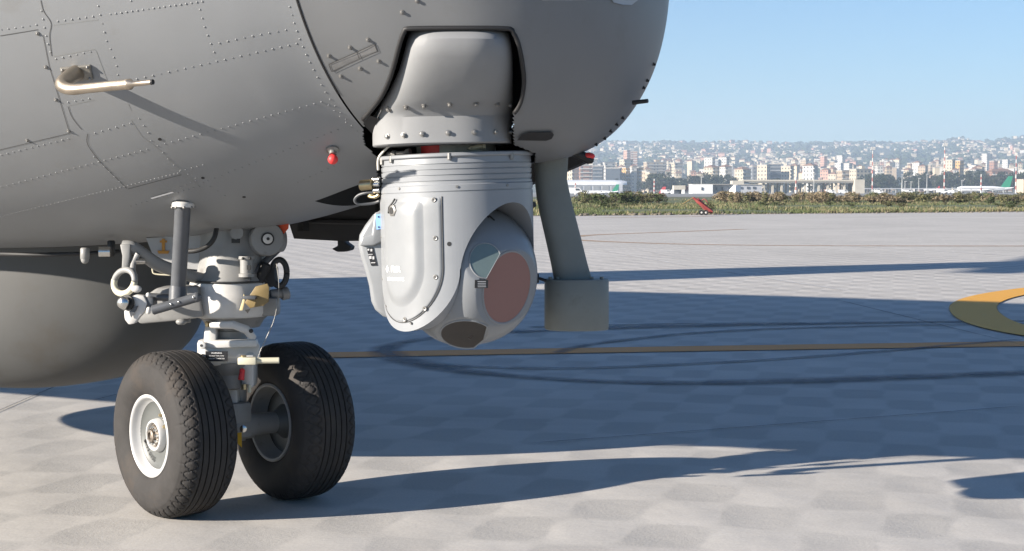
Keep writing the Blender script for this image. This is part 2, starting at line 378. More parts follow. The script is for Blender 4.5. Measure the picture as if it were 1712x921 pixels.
def hull(ss, mb, n=180, hole=False):
    vs = []; fs = []
    for s in ss:
        vs += [skin(s, 2*math.pi*i/n) for i in range(n)]
    for j in range(len(ss)-1):
        for i in range(n):
            i2 = (i+1) % n; ph = 2*math.pi*(i+.5)/n; ph = ph-2*math.pi if ph > math.pi else ph
            sm = (ss[j]+ss[j+1])/2
            if hole and 0 < ph < math.pi*.6 and inside(*proj(vs[j*n+i]), WELL): continue
            if BAY[0] < sm < BAY[1] and abs(ph) < BAYPH: continue
            fs.append((j*n+i, j*n+i2, (j+1)*n+i2, (j+1)*n+i))
    return mb.add(vs, fs)
BAY = (.37, .60); BAYPH = 2*math.pi/NPH*5
SEAM = .66
craft = empty('patrol_aircraft', G)
tag(craft, 'grey patrol aircraft on the apron, white nose gear and hanging camera turret under its nose', 'aircraft')
ss_r = [SEAM+.0025]+[TIP-u*u for u in [math.sqrt(TIP-SEAM)*(1-i/44) for i in range(1, 44)]]+[TIP-.0000001]
ss_r2 = [SEAM+.0025]+[TIP-u*u for u in [math.sqrt(TIP-SEAM)*(1-i/150) for i in range(1, 150)]]+[TIP-.0000001]
ss_f = [SEAM-.0025-.01*i for i in range(33)]
ss_f = [SEAM-.0025]+[round(.65-.01*i, 3) for i in range(95)]+[-.32-.04*i for i in range(40)]+[-2.2, -3, -5, -8, -9, -9.5, -10, -10.7, -11.5, -12.2, -12.9, -13.5, -14.2, -14.9, -15.5]
mbf = hull(ss_f, MB()); mbr = hull(ss_r, MB())
ss_f2 = [SEAM-.0025]+[round(.655-.005*i, 4) for i in range(50)]+[x for x in ss_f if x < .404]
fus = hull(ss_f2, MB(), 720, True).build('fuselage', m_skin, craft, smooth=60)
rad = hull(ss_r2, MB(), 720, True).build('nose_radome', m_radome, craft, smooth=60)
bvh = BVHTree.FromPolygons([V(v) for v in mbf.v]+[V(v) for v in mbr.v], mbf.f+[tuple(i+len(mbf.v) for i in f) for f in mbr.f])
def hit(px, py):
    d = ray(px, py).normalized(); p, n, i, t = bvh.ray_cast(CAM, d)
    if p is None: return None, None
    if n.dot(d) > 0: n = -n
    return p, n
# black joint between radome and body
mb = MB(); mb.add([], [])
mb.tube([skin(SEAM, 2*math.pi*i/160)+(AP(SEAM, 0, f_zm(math.sqrt(TIP-SEAM)))-skin(SEAM, 2*math.pi*i/160)).normalized()*.0015 for i in range(18, 144)], .0038, 6)
mb.build('radome_seal', m_black, fus, smooth=180)
# nose-wheel bay: dark box above the opening, port door hanging open
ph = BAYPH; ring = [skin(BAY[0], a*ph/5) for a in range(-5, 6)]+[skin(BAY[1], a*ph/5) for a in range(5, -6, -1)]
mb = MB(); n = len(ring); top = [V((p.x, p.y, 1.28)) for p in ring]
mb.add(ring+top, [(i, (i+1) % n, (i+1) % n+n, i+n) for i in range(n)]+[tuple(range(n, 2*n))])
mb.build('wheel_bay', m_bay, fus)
mb = MB()
dp = .27
ds_ = (-.02, .15, .33, .5, .66, .78, .86, .93); low = [.745, .74, .745, .765, .85, .911, .935, .962]
pts_t = [AP(s, dp, skin(s, -.35).z+.03) for s in ds_]
pts_b = [AP(s, dp+.06, z) for s, z in zip(ds_, low)]
n = len(ds_); th = -B*.03
vs = pts_t+pts_b+[p+th for p in pts_t]+[p+th for p in pts_b]; fs = []
for i in range(n-1):
    fs += [(i, i+1, n+i+1, n+i), (2*n+i, 3*n+i, 3*n+i+1, 2*n+i+1), (n+i, n+i+1, 3*n+i+1, 3*n+i), (i, 2*n+i, 2*n+i+1, i+1)]
fs += [(0, n, 3*n, 2*n), (n-1, 3*n-1, 4*n-1, 2*n-1)]
mb.add(vs, fs)
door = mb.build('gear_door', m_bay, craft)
door['label'] = 'dark open nose wheel bay door'
mb = MB()
for s in (.05, .3, .55): mb.box(AP(s, dp-.02, .83), (.02, .03, .12), M.Rotation(AZ, 3, 'Z'))
mb.tube([AP(-.02, dp+.0, .80), AP(.4, dp+.0, .795), AP(.8, dp, .85)], .008, 6)
mb.build('door_rib', m_bay, door)
# ------------------------------------------------------------------ rivets, seams, fasteners on the skin (photo points carried onto the surface)
Z1 = 600/1316
def z1(l): return [(x*Z1, y*Z1) for x, y in l]
def walk(pl, step):
    o = []; carry = 0
    for (a, b), (c, d) in zip(pl, pl[1:]):
        ln = math.hypot(c-a, d-b); t = carry
        while t < ln: o.append((a+(c-a)*t/ln, b+(d-b)*t/ln)); t += step
        carry = t-ln
    return o
rows = [([(5, 108), (60, 102), (150, 88)], 26), ([(212, 78), (345, 60)], 26), ([(405, 52), (760, 3)], 20), ([(360, 22), (376, 90), (392, 155), (410, 188), (432, 255), (432, 285)], 33),
 ([(205, 216), (350, 186)], 26), ([(733, 35), (752, 105), (790, 205)], 33), ([(805, 158), (895, 138), (1060, 108)], 31), ([(502, 290), (1110, 155)], 30),
 ([(605, 527), (1200, 368)], 27), ([(250, 375), (335, 360)], 26), ([(348, 488), (485, 450)], 27), ([(5, 568), (265, 505)], 23),
 ([(510, 435), (545, 488), (555, 518), (585, 540), (612, 580), (638, 605), (665, 625), (735, 662), (830, 720)], 31), ([(5, 685), (550, 545)], 23), ([(5, 793), (665, 632)], 14.5),
 ([(480, 755), (740, 680)], 20), ([(762, 663), (1260, 467)], 27), ([(1092, 668), (1255, 595)], 24), ([(1062, 25), (1080, 90), (1103, 155), (1130, 217), (1160, 275), (1190, 333), (1215, 370), (1245, 410), (1280, 450), (1316, 485)], 31),
 ([(1205, 385), (1250, 430), (1300, 478)], 30), ([(152, 40), (175, 160), (190, 205)], 31), ([(345, 575), (470, 695)], 26),
 ([(360, 22), (352, -20)], 33), ([(480, 3), (486, -20)], 15), ([(625, 700), (735, 655)], 20), ([(660, 628), (760, 600)], 22)]
mb = MB(); rnd_ = random.Random(3)
def dome(mb, p, n, r, h, k=7):
    n = n.normalized(); u = n.orthogonal().normalized(); v = n.cross(u)
    rg = lambda rr, hh: [p+n*hh+(u*math.cos(2*math.pi*i/k)+v*math.sin(2*math.pi*i/k))*rr for i in range(k)]
    mb.add(rg(r, -.0005)+rg(r*.8, h*.7)+[p+n*h], [(i, (i+1) % k, k+(i+1) % k, k+i) for i in range(k)]+[(k+i, k+(i+1) % k, 2*k) for i in range(k)])
for pl, st in rows:
    for x, y in walk(z1(pl), st*Z1):
        p, nn = hit(x, y)
        if p: dome(mb, p, nn, .0027*rnd_.uniform(.85, 1.1), .0014*rnd_.uniform(.7, 1.15))
o = mb.build('rivet', m_rivet, fus, smooth=60); o['kind'] = 'stuff'
def surf_ribbon(mb, pl, wd, off=.0008, step=5):
    prev = None; pts = []
    for x, y in walk(pl, step)+[pl[-1]]:
        p, nn = hit(x, y)
        if p: pts.append((p, nn))
    vs = []; fs = []
    for i, (p, nn) in enumerate(pts):
        t = (pts[min(i+1, len(pts)-1)][0]-pts[max(i-1, 0)][0]); t = t.normalized(); q = nn.cross(t).normalized()
        vs += [p+nn*off+q*wd/2, p+nn*off-q*wd/2]
        if i: fs.append((2*i-2, 2*i-1, 2*i+1, 2*i))
    mb.add(vs, fs)
def sp2(l, n=5): return [(p.x, p.y) for p in spline([(a, b, 0) for a, b in l], n)]
mb = MB()
for pl in ([(150, 0), (160, 40), (188, 85), (182, 130), (190, 205)], [(250, 390), (265, 430), (300, 475)], [(322, 490), (322, 530), (370, 595), (430, 655), (465, 690)]):
    surf_ribbon(mb, sp2(z1(pl)), .0017)
for pl in ([(158, 128), (180, 240), (256, 488)], [(0, 131), (140, 108)], [(-30, 556), (256, 488)]): surf_ribbon(mb, z1(pl), .0015)
surf_ribbon(mb, z1([(470, 692), (665, 640)]), .0016)
o = mb.build('panel_seam', m_seam, fus); o['kind'] = 'stuff'
mb = MB()
for pl in ([(195, 207), (350, 180), (392, 292)], [(250, 388), (345, 366)], [(195, 92), (360, 72)], [(480, 440), (520, 500), (580, 545), (680, 640), (740, 690)], [(480, 405), (470, 380)]):
    surf_ribbon(mb, z1(pl), .0016, .0005)
o = mb.build('panel_edge', mat('panel_edge_paint', (.22, .225, .22), .4), fus); o['kind'] = 'stuff'
mb = MB(); surf_ribbon(mb, z1([(555, 725), (635, 702)]), .006, .002); mb.build('drain_slot', m_white, fus)
for x, y in z1([(138, 122), (168, 245), (205, 365), (252, 480), (100, 514)]):
    p, nn = hit(x, y); mb = MB(); mb.lathe([(.005, -.001), (.005, .002), (.003, .003)], p, nn, 10); mb.sph(p+nn*.003, .0022, 8, 5)
    mb.build('panel_fastener', m_bolt, fus, smooth=40)
for x, y in z1([(586, 510), (744, 652), (895, 722)]):
    p, nn = hit(x, y); mb = MB(); mb.lathe([(.0045, -.001), (.0045, .0012)], p, nn, 10); mb.build('drain_hole', m_black, fus)
# radome bolts
def bolt(p, nn, r, h, name, parent, m=m_bolt):
    mb = MB(); mb.lathe([(r*1.5, -.002), (r*1.5, h*.25), (r, h*.3), (r, h), (r*.6, h*1.15)], p, nn, 10)
    return mb.build(name, m, parent, smooth=40)
for x, y in [(585, 79), (615, 66), (550, 93), (633, 102), (602, 114), (570, 127), (672, 20), (697, 1)]:
    p, nn = hit(x, y); bolt(p, nn, .0036, .005, 'radome_bolt', rad, m_bolt)
# latch plate let into the radome
def surf_poly(name, pl, off, m, parent, n=1):
    pts = []
    for x, y in pl:
        p, nn = hit(x, y)
        if p: pts.append(p+nn*off)
    return MB().add(pts, [tuple(range(len(pts)))]).build(name, m, parent)
lp = surf_poly('latch_plate', [(550, 107), (626, 73), (631, 85), (555, 119)], .0012, mat('latch_metal', (.2, .2, .2), .4, .3, .1, 30), rad)
mb = MB()
for a, b in (((550, 107), (626, 73)), ((626, 73), (631, 85)), ((631, 85), (555, 119)), ((555, 119), (550, 107)), ((597, 87), (601, 97))): surf_ribbon(mb, [a, b], .002, .0022)
mb.build('plate_gap', m_seam, lp)
# red capped drain fittings
for (x, y), r in (((556, 249), .011),):
    p, nn = hit(x, y); d = (nn+V((0, 0, -.9))).normalized(); mb = MB(); mb.lathe([(.017, -.004), (.016, .005), (.009, .009), (.009, .016)], p, nn, 16)
    fit = mb.build('drain_fitting', m_bolt, craft, smooth=40); mb = MB(); mb.sph(p+nn*.016+V((0, 0, -.012)), .0125, 14, 10); mb.build('red_cap', m_red, fit, smooth=180)
c = P(984, 261, 3.9); mb = MB(); mb.lathe([(.012, -.03), (.012, .02), (.006, .03)], c+V((-.015, 0, .0)), (.8, 0, -.4), 14)
fit = mb.build('drain_fitting', m_black, craft, smooth=40); mb = MB(); mb.sph(c, .0135, 14, 10, (1.2, 1, .7)); mb.build('red_cap', m_red, fit, smooth=180)
# nose side details: rod aerial, scoop, silhouette bolts, pale marking
a = P(1058, 171.5, 3.80); b = P(1083, 168.5, 3.78); mb = MB(); mb.cyl(a, b, .0055, .005, 10); mb.build('rod_aerial', m_black, craft, smooth=40)
for x, y in ((1092, 107), (1081, 134), (1075, 146), (1030, 207), (1020, 218), (1040, 196), (1010, 230), (996, 240)):
    p, nn = hit(x, y)
    if p: bolt(p, nn, .003, .006, 'radome_bolt', rad, m_black)
mb = MB(); pts = [hit(x, y) for x, y in [(864, 231), (872, 222), (884, 218), (922, 218), (925, 222), (921, 229), (912, 232)]]
pts = [p+n_*.006 for p, n_ in pts if p]; MB().add(pts, [tuple(range(len(pts)))]).build('air_scoop', m_bay, rad)
m_decal = mat('pale_marking', (.34, .35, .36), .5)
for pl in ([(1016, -8), (1064, -8), (1064, 0), (1054, 8), (1040, 8), (1024, 4)], [(905, -10), (980, -10), (978, 0), (905, 0)]):
    surf_poly('pale_marking', pl, .004, m_decal, rad)
# ------------------------------------------------------------------ pitot probe
p0, n0 = hit(133, 118); 
mb = MB(); c4 = [hit(x, y)[0] for x, y in ((101, 112), (152, 107), (157, 132), (106, 137))]
mb.prism([p+n0*-.001 for p in c4], n0*.008); pit = mb.build('pitot_probe', mat('probe_plate', (.2, .19, .17), .4, .5, .1, 30), craft, bevel=.003)
b0 = hit(130, 122)[0]
yt = b0.y-.12
tip = P(270, 136.5, yt-.09); mid = P(215, 141, yt-.06)
path = spline([b0-n0*.004, P(118, 127, b0.y-.03), P(103, 141, b0.y-.075), P(118, 149, b0.y-.105), P(150, 147, b0.y-.13), P(185, 143.5, b0.y-.16), P(213, 141, b0.y-.185)], 6)
nn_ = len(path); mb = MB(); mb.tube(path, [.020-.0085*min(1, i/(nn_*.62)) for i in range(nn_)], 16); mb.build('probe_tube', m_probe, pit, smooth=60)
e = path[-1]; d = (path[-1]-path[-4]).normalized(); d = (d+V((.15, 0, .02))).normalized()
mb = MB(); mb.lathe([(.0115, -.004), (.0125, 0), (.0125, .008), (.0062, .016), (.0058, .068)], e, d, 16); mb.build('probe_tip', m_probe, pit, smooth=40)
mb = MB(); mb.lathe([(.0060, .066), (.0060, .0715)], e, d, 12); mb.build('probe_hole', m_black, pit)
for x, y in ((106, 115), (148, 110), (152, 129)):
    p, q = hit(x, y); mb = MB(); mb.sph(p+n0*.007, .004, 8, 5); mb.build('plate_screw', m_bolt, pit, smooth=180)
# ------------------------------------------------------------------ belly radome, antenna mast, blade aerials, tail
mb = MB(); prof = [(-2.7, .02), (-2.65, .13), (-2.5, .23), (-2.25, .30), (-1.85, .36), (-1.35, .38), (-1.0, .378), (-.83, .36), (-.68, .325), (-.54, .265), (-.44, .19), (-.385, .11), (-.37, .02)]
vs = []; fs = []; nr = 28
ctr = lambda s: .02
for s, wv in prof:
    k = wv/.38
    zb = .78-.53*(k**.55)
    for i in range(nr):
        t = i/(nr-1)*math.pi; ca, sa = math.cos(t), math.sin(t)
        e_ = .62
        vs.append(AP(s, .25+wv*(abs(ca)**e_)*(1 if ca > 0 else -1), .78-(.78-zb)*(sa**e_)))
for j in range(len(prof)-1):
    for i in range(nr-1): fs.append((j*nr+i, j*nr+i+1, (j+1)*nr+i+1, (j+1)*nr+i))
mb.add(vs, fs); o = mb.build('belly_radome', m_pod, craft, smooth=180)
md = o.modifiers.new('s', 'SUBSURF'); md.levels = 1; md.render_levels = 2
# pylon with antenna pod under the far side
Yp = 4.0
mb = MB(); vs = []; fs = []
lv = [(262, 893, 950), (300, 894, 948), (330, 897, 954), (365, 904, 963), (400, 912, 972), (440, 921, 982), (468, 926, 990)]
for py, xa, xb in lv:
    for i in range(20):
        t = 2*math.pi*i/20; u = (1-math.cos(t))/2; th = .018*math.sin(t)*(1.3-u)
        pt = P(xa+(xb-xa)*u, py, Yp); vs.append(pt+V((0, -1, 0))*(th*1.6))
for j in range(len(lv)-1):
    for i in range(20): fs.append((j*20+i, j*20+(i+1) % 20, (j+1)*20+(i+1) % 20, (j+1)*20+i))
mb.add(vs, fs); py = mb.build('antenna_pylon', m_mast, craft, smooth=60)
mb = MB(); vs = []; fs = []; k = 40
for pyy, sc in ((466, .97), (468.5, 1.0), (547, 1.0), (550, .97)):
    c = P(964, pyy, Yp)
    for i in range(k):
        t = 2*math.pi*i/k; ca, sa = math.cos(t), math.sin(t)
        vs.append(c+V((abs(ca)**.85*(1 if ca > 0 else -1)*.083*sc, abs(sa)**.85*(1 if sa > 0 else -1)*.07*sc, 0)))
for j in range(3):
    for i in range(k): fs.append((j*k+i, j*k+(i+1) % k, (j+1)*k+(i+1) % k, (j+1)*k+i))
fs += [tuple(reversed(range(k))), tuple(range(3*k, 4*k))]
mb.add(vs, fs); pb = mb.build('antenna_pod', m_mast, craft, smooth=35)
mb = MB(); mb.lathe([(.012, 0), (.012, .014), (.006, .02)], P(901, 465, Yp-.02), (-1, 0, 0), 12); mb.cyl(P(901, 465, Yp-.02), P(915, 470, Yp-.02), .004); mb.build('pod_stud', m_black, pb, smooth=40)
for x in (920, 932, 989, 1006): mb = MB(); mb.lathe([(.005, 0), (.005, .006)], P(x, 466.5, Yp-.03), (0, 0, 1), 8); mb.build('pod_screw', m_mast, pb)
# T shaped blade aerial below the bay door
Ya = 4.75; mb = MB(); prf = [P(563, 385, Ya), P(576, 385, Ya), P(577, 405, Ya), P(587, 412, Ya), P(585, 418, Ya), P(574, 421, Ya), P(563, 421, Ya), P(554, 416, Ya), P(564, 411, Ya)]
mb.prism(prf, V((.01, .03, 0))); mb.build('blade_aerial', m_black, craft, bevel=.003)
# fin and tailplane far behind, they cast the thin shadow across the apron
mb = MB()
def wing(mb, secs, th=.10):
    vs = []; fs = []; q = 12
    for le, ch, dv in secs:
        for i in range(q):
            t = 2*math.pi*i/q; vs.append(V(le)-A*ch*(1-math.cos(t))/2+V(dv)*(math.sin(t)*ch*th/2))
    for j in range(len(secs)-1):
        for i in range(q): fs.append((j*q+i, j*q+(i+1) % q, (j+1)*q+(i+1) % q, (j+1)*q+i))
    fs += [tuple(reversed(range(q))), tuple((len(secs)-1)*q+i for i in range(q))]
    mb.add(vs, fs)
wing(mb, [(AP(-11.2, 0, 3.4), 2.6, B), (AP(-11.6, 0, 4.4), 2.1, B), (AP(-12.6, 0, 6.6), 1.1, B)]); mb.build('tail_fin', m_skin, craft, smooth=60)
mb = MB(); wing(mb, [(AP(-13.0, -3.0, 6.65), .7, V((0, 0, 1))), (AP(-12.5, 0, 6.65), 1.2, V((0, 0, 1))), (AP(-13.0, 3.0, 6.65), .7, V((0, 0, 1)))]); mb.build('tailplane', m_skin, craft, smooth=60)
# tow shackle stub and door edge details under the belly
for (x, y), (x2, y2), r in (((186, 402), (186, 424), .011), ((142, 414), (142, 434), .013)):
    mb = MB(); mb.cyl(P(x, y, 4.3), P(x2, y2, 4.3), r, n=12, bev=.003); mb.sph(P(x2, y2, 4.3), r*.9, 10, 6); mb.build('belly_stub', m_gearg if x < 150 else m_black, fus, smooth=50)
mb = MB(); mb.tube([P(-20, 424, 4.45), P(60, 426, 4.43), P(140, 424, 4.41), P(200, 420, 4.4)], .006, 6); mb.build('belly_line', m_black, fus, smooth=180)
mb = MB(); mb.lathe([(.014, 0), (.014, .03)], P(165, 421, 4.25), (1, .2, 0), 10); mb.build('belly_light', m_steel, fus, smooth=40)

#@@TURRET>
# ------------------------------------------------------------------ camera turret and its shroud
YT = 3.85; C0 = P(764, 320, YT); KT = YT/F
def T(x, y, z):
    s = math.sin(R(2.2)); return C0+V(((x+y*s*.5)*KT, -z*KT, -(y-x*s)*KT))
def Tm(mb): mb.v = [tuple(T(*v)) for v in mb.v]; return mb
def tmp_obj(mb):
    me = bpy.data.meshes.new('tmp'); me.from_pydata(mb.v, [], mb.f); bm = bmesh.new(); bm.from_mesh(me)
    bmesh.ops.remove_doubles(bm, verts=bm.verts, dist=1e-4); bmesh.ops.recalc_face_normals(bm, faces=bm.faces); bm.to_mesh(me); bm.free()
    o = bpy.data.objects.new('tmp', me); C.objects.link(o); return o
def boolean(a, others):
    oa = tmp_obj(a); ob = []
    for mb, op in others:
        o = tmp_obj(mb); ob.append(o); m = oa.modifiers.new('b', 'BOOLEAN'); m.operation = op; m.object = o; m.solver = 'EXACT'
    dg = bpy.context.evaluated_depsgraph_get(); dg.update()
    ev = oa.evaluated_get(dg); me = ev.to_mesh(); r = MB(); r.v = [tuple(v.co) for v in me.vertices]; r.f = [tuple(p.vertices) for p in me.polygons]
    ev.to_mesh_clear()
    for o in [oa]+ob:
        d = o.data; bpy.data.objects.remove(o); bpy.data.meshes.remove(d)
    return r
# shroud
ytop = hit(765, 54)[0].y
yb_ = YT-.216; yt0 = ytop+.012
levs = []
for py_, xa_, xb_, o_ in ((44, 681, 850, -.01), (49, 679.5, 851.5, .008), (54, 678, 852.5, .022), (64, 675.5, 854.5, .040), (78, 672, 856, .050), (95, 667.5, 857, .052), (115, 660, 857.5, .048), (135, 650.5, 858, .040), (150, 642, 858, .031), (164, 633, 858, .021), (174, 625.5, 857.5, .012), (182, 619.5, 857, .003), (188, 615.5, 856.5, .001), (194, 614, 856, 0), (238, 615, 855, .002), (240, 617, 853, -.002)):
    levs.append((py_, xa_, xb_, yt0+(yb_-yt0)*min(1, max(0, (py_-50)/144))-o_))
mb = MB(); ks = 72; vs = []; fs = []
for py, xa, xb, yf in levs:
    yv = yf; a = (xb-xa)/2/F*yv; cx = gx((xa+xb)/2, yv); b = a*.98; z = P(764, py, yv).z
    for i in range(ks):
        t = 2*math.pi*i/ks; ca, sa = math.cos(t), math.sin(t); e_ = 2/2.75
        tilt = (a*ca)*math.sin(R(1.6)) if py > 170 else 0
        x_ = abs(ca)**e_*(1 if ca > 0 else -1)*a; y_ = abs(sa)**e_*(1 if sa > 0 else -1)*b
        vs.append(V((cx+x_, yv+b-y_ if y_ > 0 else yv+b-y_*.9, z+tilt)))
for j in range(len(levs)-1):
    for i in range(ks): fs.append((j*ks+i, j*ks+(i+1) % ks, (j+1)*ks+(i+1) % ks, (j+1)*ks+i))
fs.append(tuple((len(levs)-1)*ks+i for i in range(ks)))
mb.add(vs, fs); sbv = BVHTree.FromPolygons([V(v) for v in mb.v], mb.f)
shroud = mb.build('turret_shroud', m_shroud, craft, smooth=35)
def shit(bv, px, py):
    d = ray(px, py).normalized(); p, n, i, t = bv.ray_cast(CAM, d)
    if p is None: return None, None
    return p, (-n if n.dot(d) > 0 else n)
for x, y in [(621, 185), (650, 182), (679, 179), (709, 177), (752, 174.5), (796, 173), (831, 174), (852, 175), (620, 231), (648, 228), (675, 226), (706, 224), (749, 222), (793, 221), (828, 221), (852, 221)]:
    p, nn = shit(sbv, x, y)
    if p: bolt(p, nn, .0048, .006, 'shroud_bolt', shroud, m_bolt)
mb = MB()
pl = GASKET
tp = []
for x, y in walk(sp2(pl, 4), 5):
    p, nn = hit(x, y)
    if p: tp.append(p+nn*.001)
mb.tube(tp, .0055, 6); mb.build('shroud_gasket', m_black, rad, smooth=180)
wedge = [hit(x, y) for x, y in [(606, 199), (613, 190), (640, 200), (640, 245), (622, 222), (612, 212)]]
MB().add([p+n_*.0015 for p, n_ in wedge if p], [tuple(range(len([1 for p, n_ in wedge if p])))]).build('shroud_gap', m_black, rad)
tur = empty('camera_turret', C0, craft)
def sub(mb, name, m, smooth=None, bevel=0): return Tm(mb).build(name, m, tur, smooth, bevel)
YA = (0, 1, 0)
# neck under the shroud
mb = MB(); mb.lathe([(62, -86), (64, -84), (66, -80), (66, -58)], (0, 0, 0), YA, 48); sub(mb, 'neck', mat('neck_metal', (.36, .36, .33), .4, .25, .1, 60), 35)
mb = MB(); q = []
def arc_patch(mb, r, a0, a1, y0, y1, n=10):
    vs = []
    for i in range(n+1):
        a = R(a0+(a1-a0)*i/n); vs += [V((r*math.sin(a), y0, r*math.cos(a))), V((r*math.sin(a), y1, r*math.cos(a)))]
    return mb.add(vs, [(2*i, 2*i+1, 2*i+3, 2*i+2) for i in range(n)])
arc_patch(mb, 66.6, -58, -22, -79, -59.5); sub(mb, 'red_tape', m_red, 180)
mb = MB(); mb.cyl((27, -69, 64), (44, -72, 62), 4.2, n=12); mb.cyl((44, -72, 62), (49, -73, 61), 6, n=8); mb.lathe([(.5, 0), (4, 6)], (21, -68, 64.5), (1, -.15, 0), 12); sub(mb, 'neck_bolt', m_cream, 40)
for i in range(7): mb = MB(); arc_patch(mb, 66.8, 1+i*.01, 18, -76+i*2.4, -75+i*2.4, 5); sub(mb, 'label_line', mat('neck_print', (.25, .25, .24), .5) if i == 0 else bpy.data.materials['neck_print'])
mb = MB(); mb.cyl((-112, -66, 30), (-76, -67, 50), 3, n=8); mb.cyl((-104, -66, 36), (-98, -66, 39), 5, n=8); mb.cyl((-80, -67, 48), (-73, -68, 52), 5.5, n=8); sub(mb, 'neck_rod', m_bolt, 40)
mb = MB(); mb.tube(spline([(-128, -40, 30), (-127, -58, 34), (-118, -70, 40), (-106, -80, 44)], 6), 2, 8); sub(mb, 'neck_cable', mat('white_cable', (.6, .58, .52), .5), 180)
# flange and ribbed drum
mb = MB(); mb.lathe([(120, -62), (127, -62), (128.8, -60.5), (128.8, -57), (127.5, -55.5), (120, -55.5)], (0, 0, 0), YA, 96); sub(mb, 'flange', m_turret, 40)
pr = [(124, -56)]
for y in (-44, -35, -26, -17): pr += [(124.6, y-1.3), (123.0, y-1.0), (123.0, y+.6), (125.2, y+1.0)]
pr += [(125.2, -12), (126.6, -10.5), (126.6, -1.2), (125.2, -1.0), (125.2, .4)]
mb = MB(); mb.lathe(pr, (0, 0, 0), YA, 96); sub(mb, 'ribbed_drum', m_turret, 35)
for a, y in ((-54, -62), (-3, -62), (47, -60), (-72, -60)):
    mb = MB(); x, z = 127*math.sin(R(a)), 127*math.cos(R(a)); mb.lathe([(3.4, -2), (3.4, 8), (2, 9)], (x, y+3, z), YA, 8); sub(mb, 'flange_screw', m_bolt, 40)
for a, y in ((-45, -8), (2, -7.5), (42, -7)):
    mb = MB(); x, z = 126.5*math.sin(R(a)), 126.5*math.cos(R(a)); mb.lathe([(2.4, -1), (2.2, 1.6)], (x, y, z), (x, 0, z), 8); sub(mb, 'drum_screw', m_bolt, 40)
# yoke = drum cylinder with rounded arms, minus the niche of the ball
NA = R(43); NX = V((-math.sin(NA), 0, math.cos(NA))); TX = V((math.cos(NA), 0, math.sin(NA)))
def NT(n, t, y): return NX*n+TX*t+V((0, y, 0))
cyl = MB(); cyl.lathe([(126.5, 0.5), (126.5, 228)], (0, 0, 0), YA, 128)
pol = [(-140, -20), (140, -20), (140, 96)]
pol += [(92, 122), (91, 124)]+[(91*math.cos(R(a)), 124+99*math.sin(R(a))) for a in range(6, 178, 6)]+[(-91, 124), (-92, 122), (-140, 96)]
up = MB(); up.prism([NT(-150, t, y) for t, y in pol], NX*300)
niche = [(88*math.cos(R(a)), 139+118*math.sin(R(a))) for a in range(180, 361, 4)]+[(88, 320), (-88, 320)]
nm = MB(); nm.prism([NT(n_, -60, y) for n_, y in niche], TX*230)
yk = boolean(cyl, [(up, 'INTERSECT'), (nm, 'DIFFERENCE')])
sub(yk, 'yoke', m_turret, 30)
def arm_pt(t, y, r): return NX*math.sqrt(max(0, r*r-t*t))+TX*t+V((0, y, 0))
def arm_patch(name, tc, a, y0, ys, y1, r0, r1, m, soft=None, ny=44, nt_=30):
    vs = []; fs = []
    hw = lambda y: a if y < ys else a*math.sqrt(max(0, 1-((y-ys)/(y1-ys))**2))
    yl = [y0+(ys-y0)*i/14 for i in range(15)]+[ys+(y1-ys)*math.sin(i/(ny-15)*math.pi/2) for i in range(1, ny-14)]
    for y in yl:
        h = hw(y)
        for i in range(nt_+1):
            u = -math.cos(math.pi*i/nt_); t = tc+h*u
            d = min(a-abs(u)*h if y < ys else 1e9, (1-math.hypot((t-tc)/a, max(0, y-ys)/(y1-ys)))*a, (y-y0)*1.5)
            k = min(1, max(0, d/(soft or 1.2))); k = k*k*(3-2*k)
            vs.append(arm_pt(t, y, r0+(r1-r0)*k))
    w_ = nt_+1
    for j in range(len(yl)-1):
        for i in range(nt_): fs.append((j*w_+i, j*w_+i+1, (j+1)*w_+i+1, (j+1)*w_+i))
    mb = MB().add(vs, fs); return sub(mb, name, m, 180 if soft else 50)
arm_patch('side_plate', -6, 76, 7, 120, 207, 126.2, 128.6, m_turret2)
arm_patch('cover_bulge', -6, 52, 14, 118, 186, 128.4, 133.0, m_turret2, soft=17)
mb = MB()
pts = [arm_pt(-6+77, 7+113*i/10, 127.2) for i in range(11)]+[arm_pt(-6+77*math.cos(R(a)), 120+88.5*math.sin(R(a)), 127.2) for a in range(6, 175, 6)]+[arm_pt(-6-77, 120-113*i/10, 127.2) for i in range(11)]
mb.tube(pts, .9, 6); sub(mb, 'plate_gap', m_seam, 180)
def pscrew(t, y, r=128.6, s_=4.0):
    p = arm_pt(t, y, r); d = (NX*math.sqrt(r*r-t*t)+TX*t)
    mb = MB(); mb.lathe([(s_, -.5), (s_, .8), (s_*.75, 1.5), (s_*.35, 1.0)], p, d, 12); o = sub(mb, 'cover_screw', m_bolt, 40)
    mb = MB(); mb.lathe([(s_*.34, .9), (s_*.34, 1.25)], p, d, 6); sub(mb, 'screw_socket', m_ink)
for t, y in ((61, 12), (62, 73), (61, 135), (43, 185), (4, 203)): pscrew(t, y)
for t, y in ((-74, 70), (-72, 140), (-52, 184), (16, 209)): pscrew(t, y, 128, 2.2)
p = arm_pt(79, 83, 126.5); mb = MB(); mb.lathe([(3.6, -.3), (3.6, .5)], p, NX*90+TX*79, 12); sub(mb, 'vent_hole', m_ink)
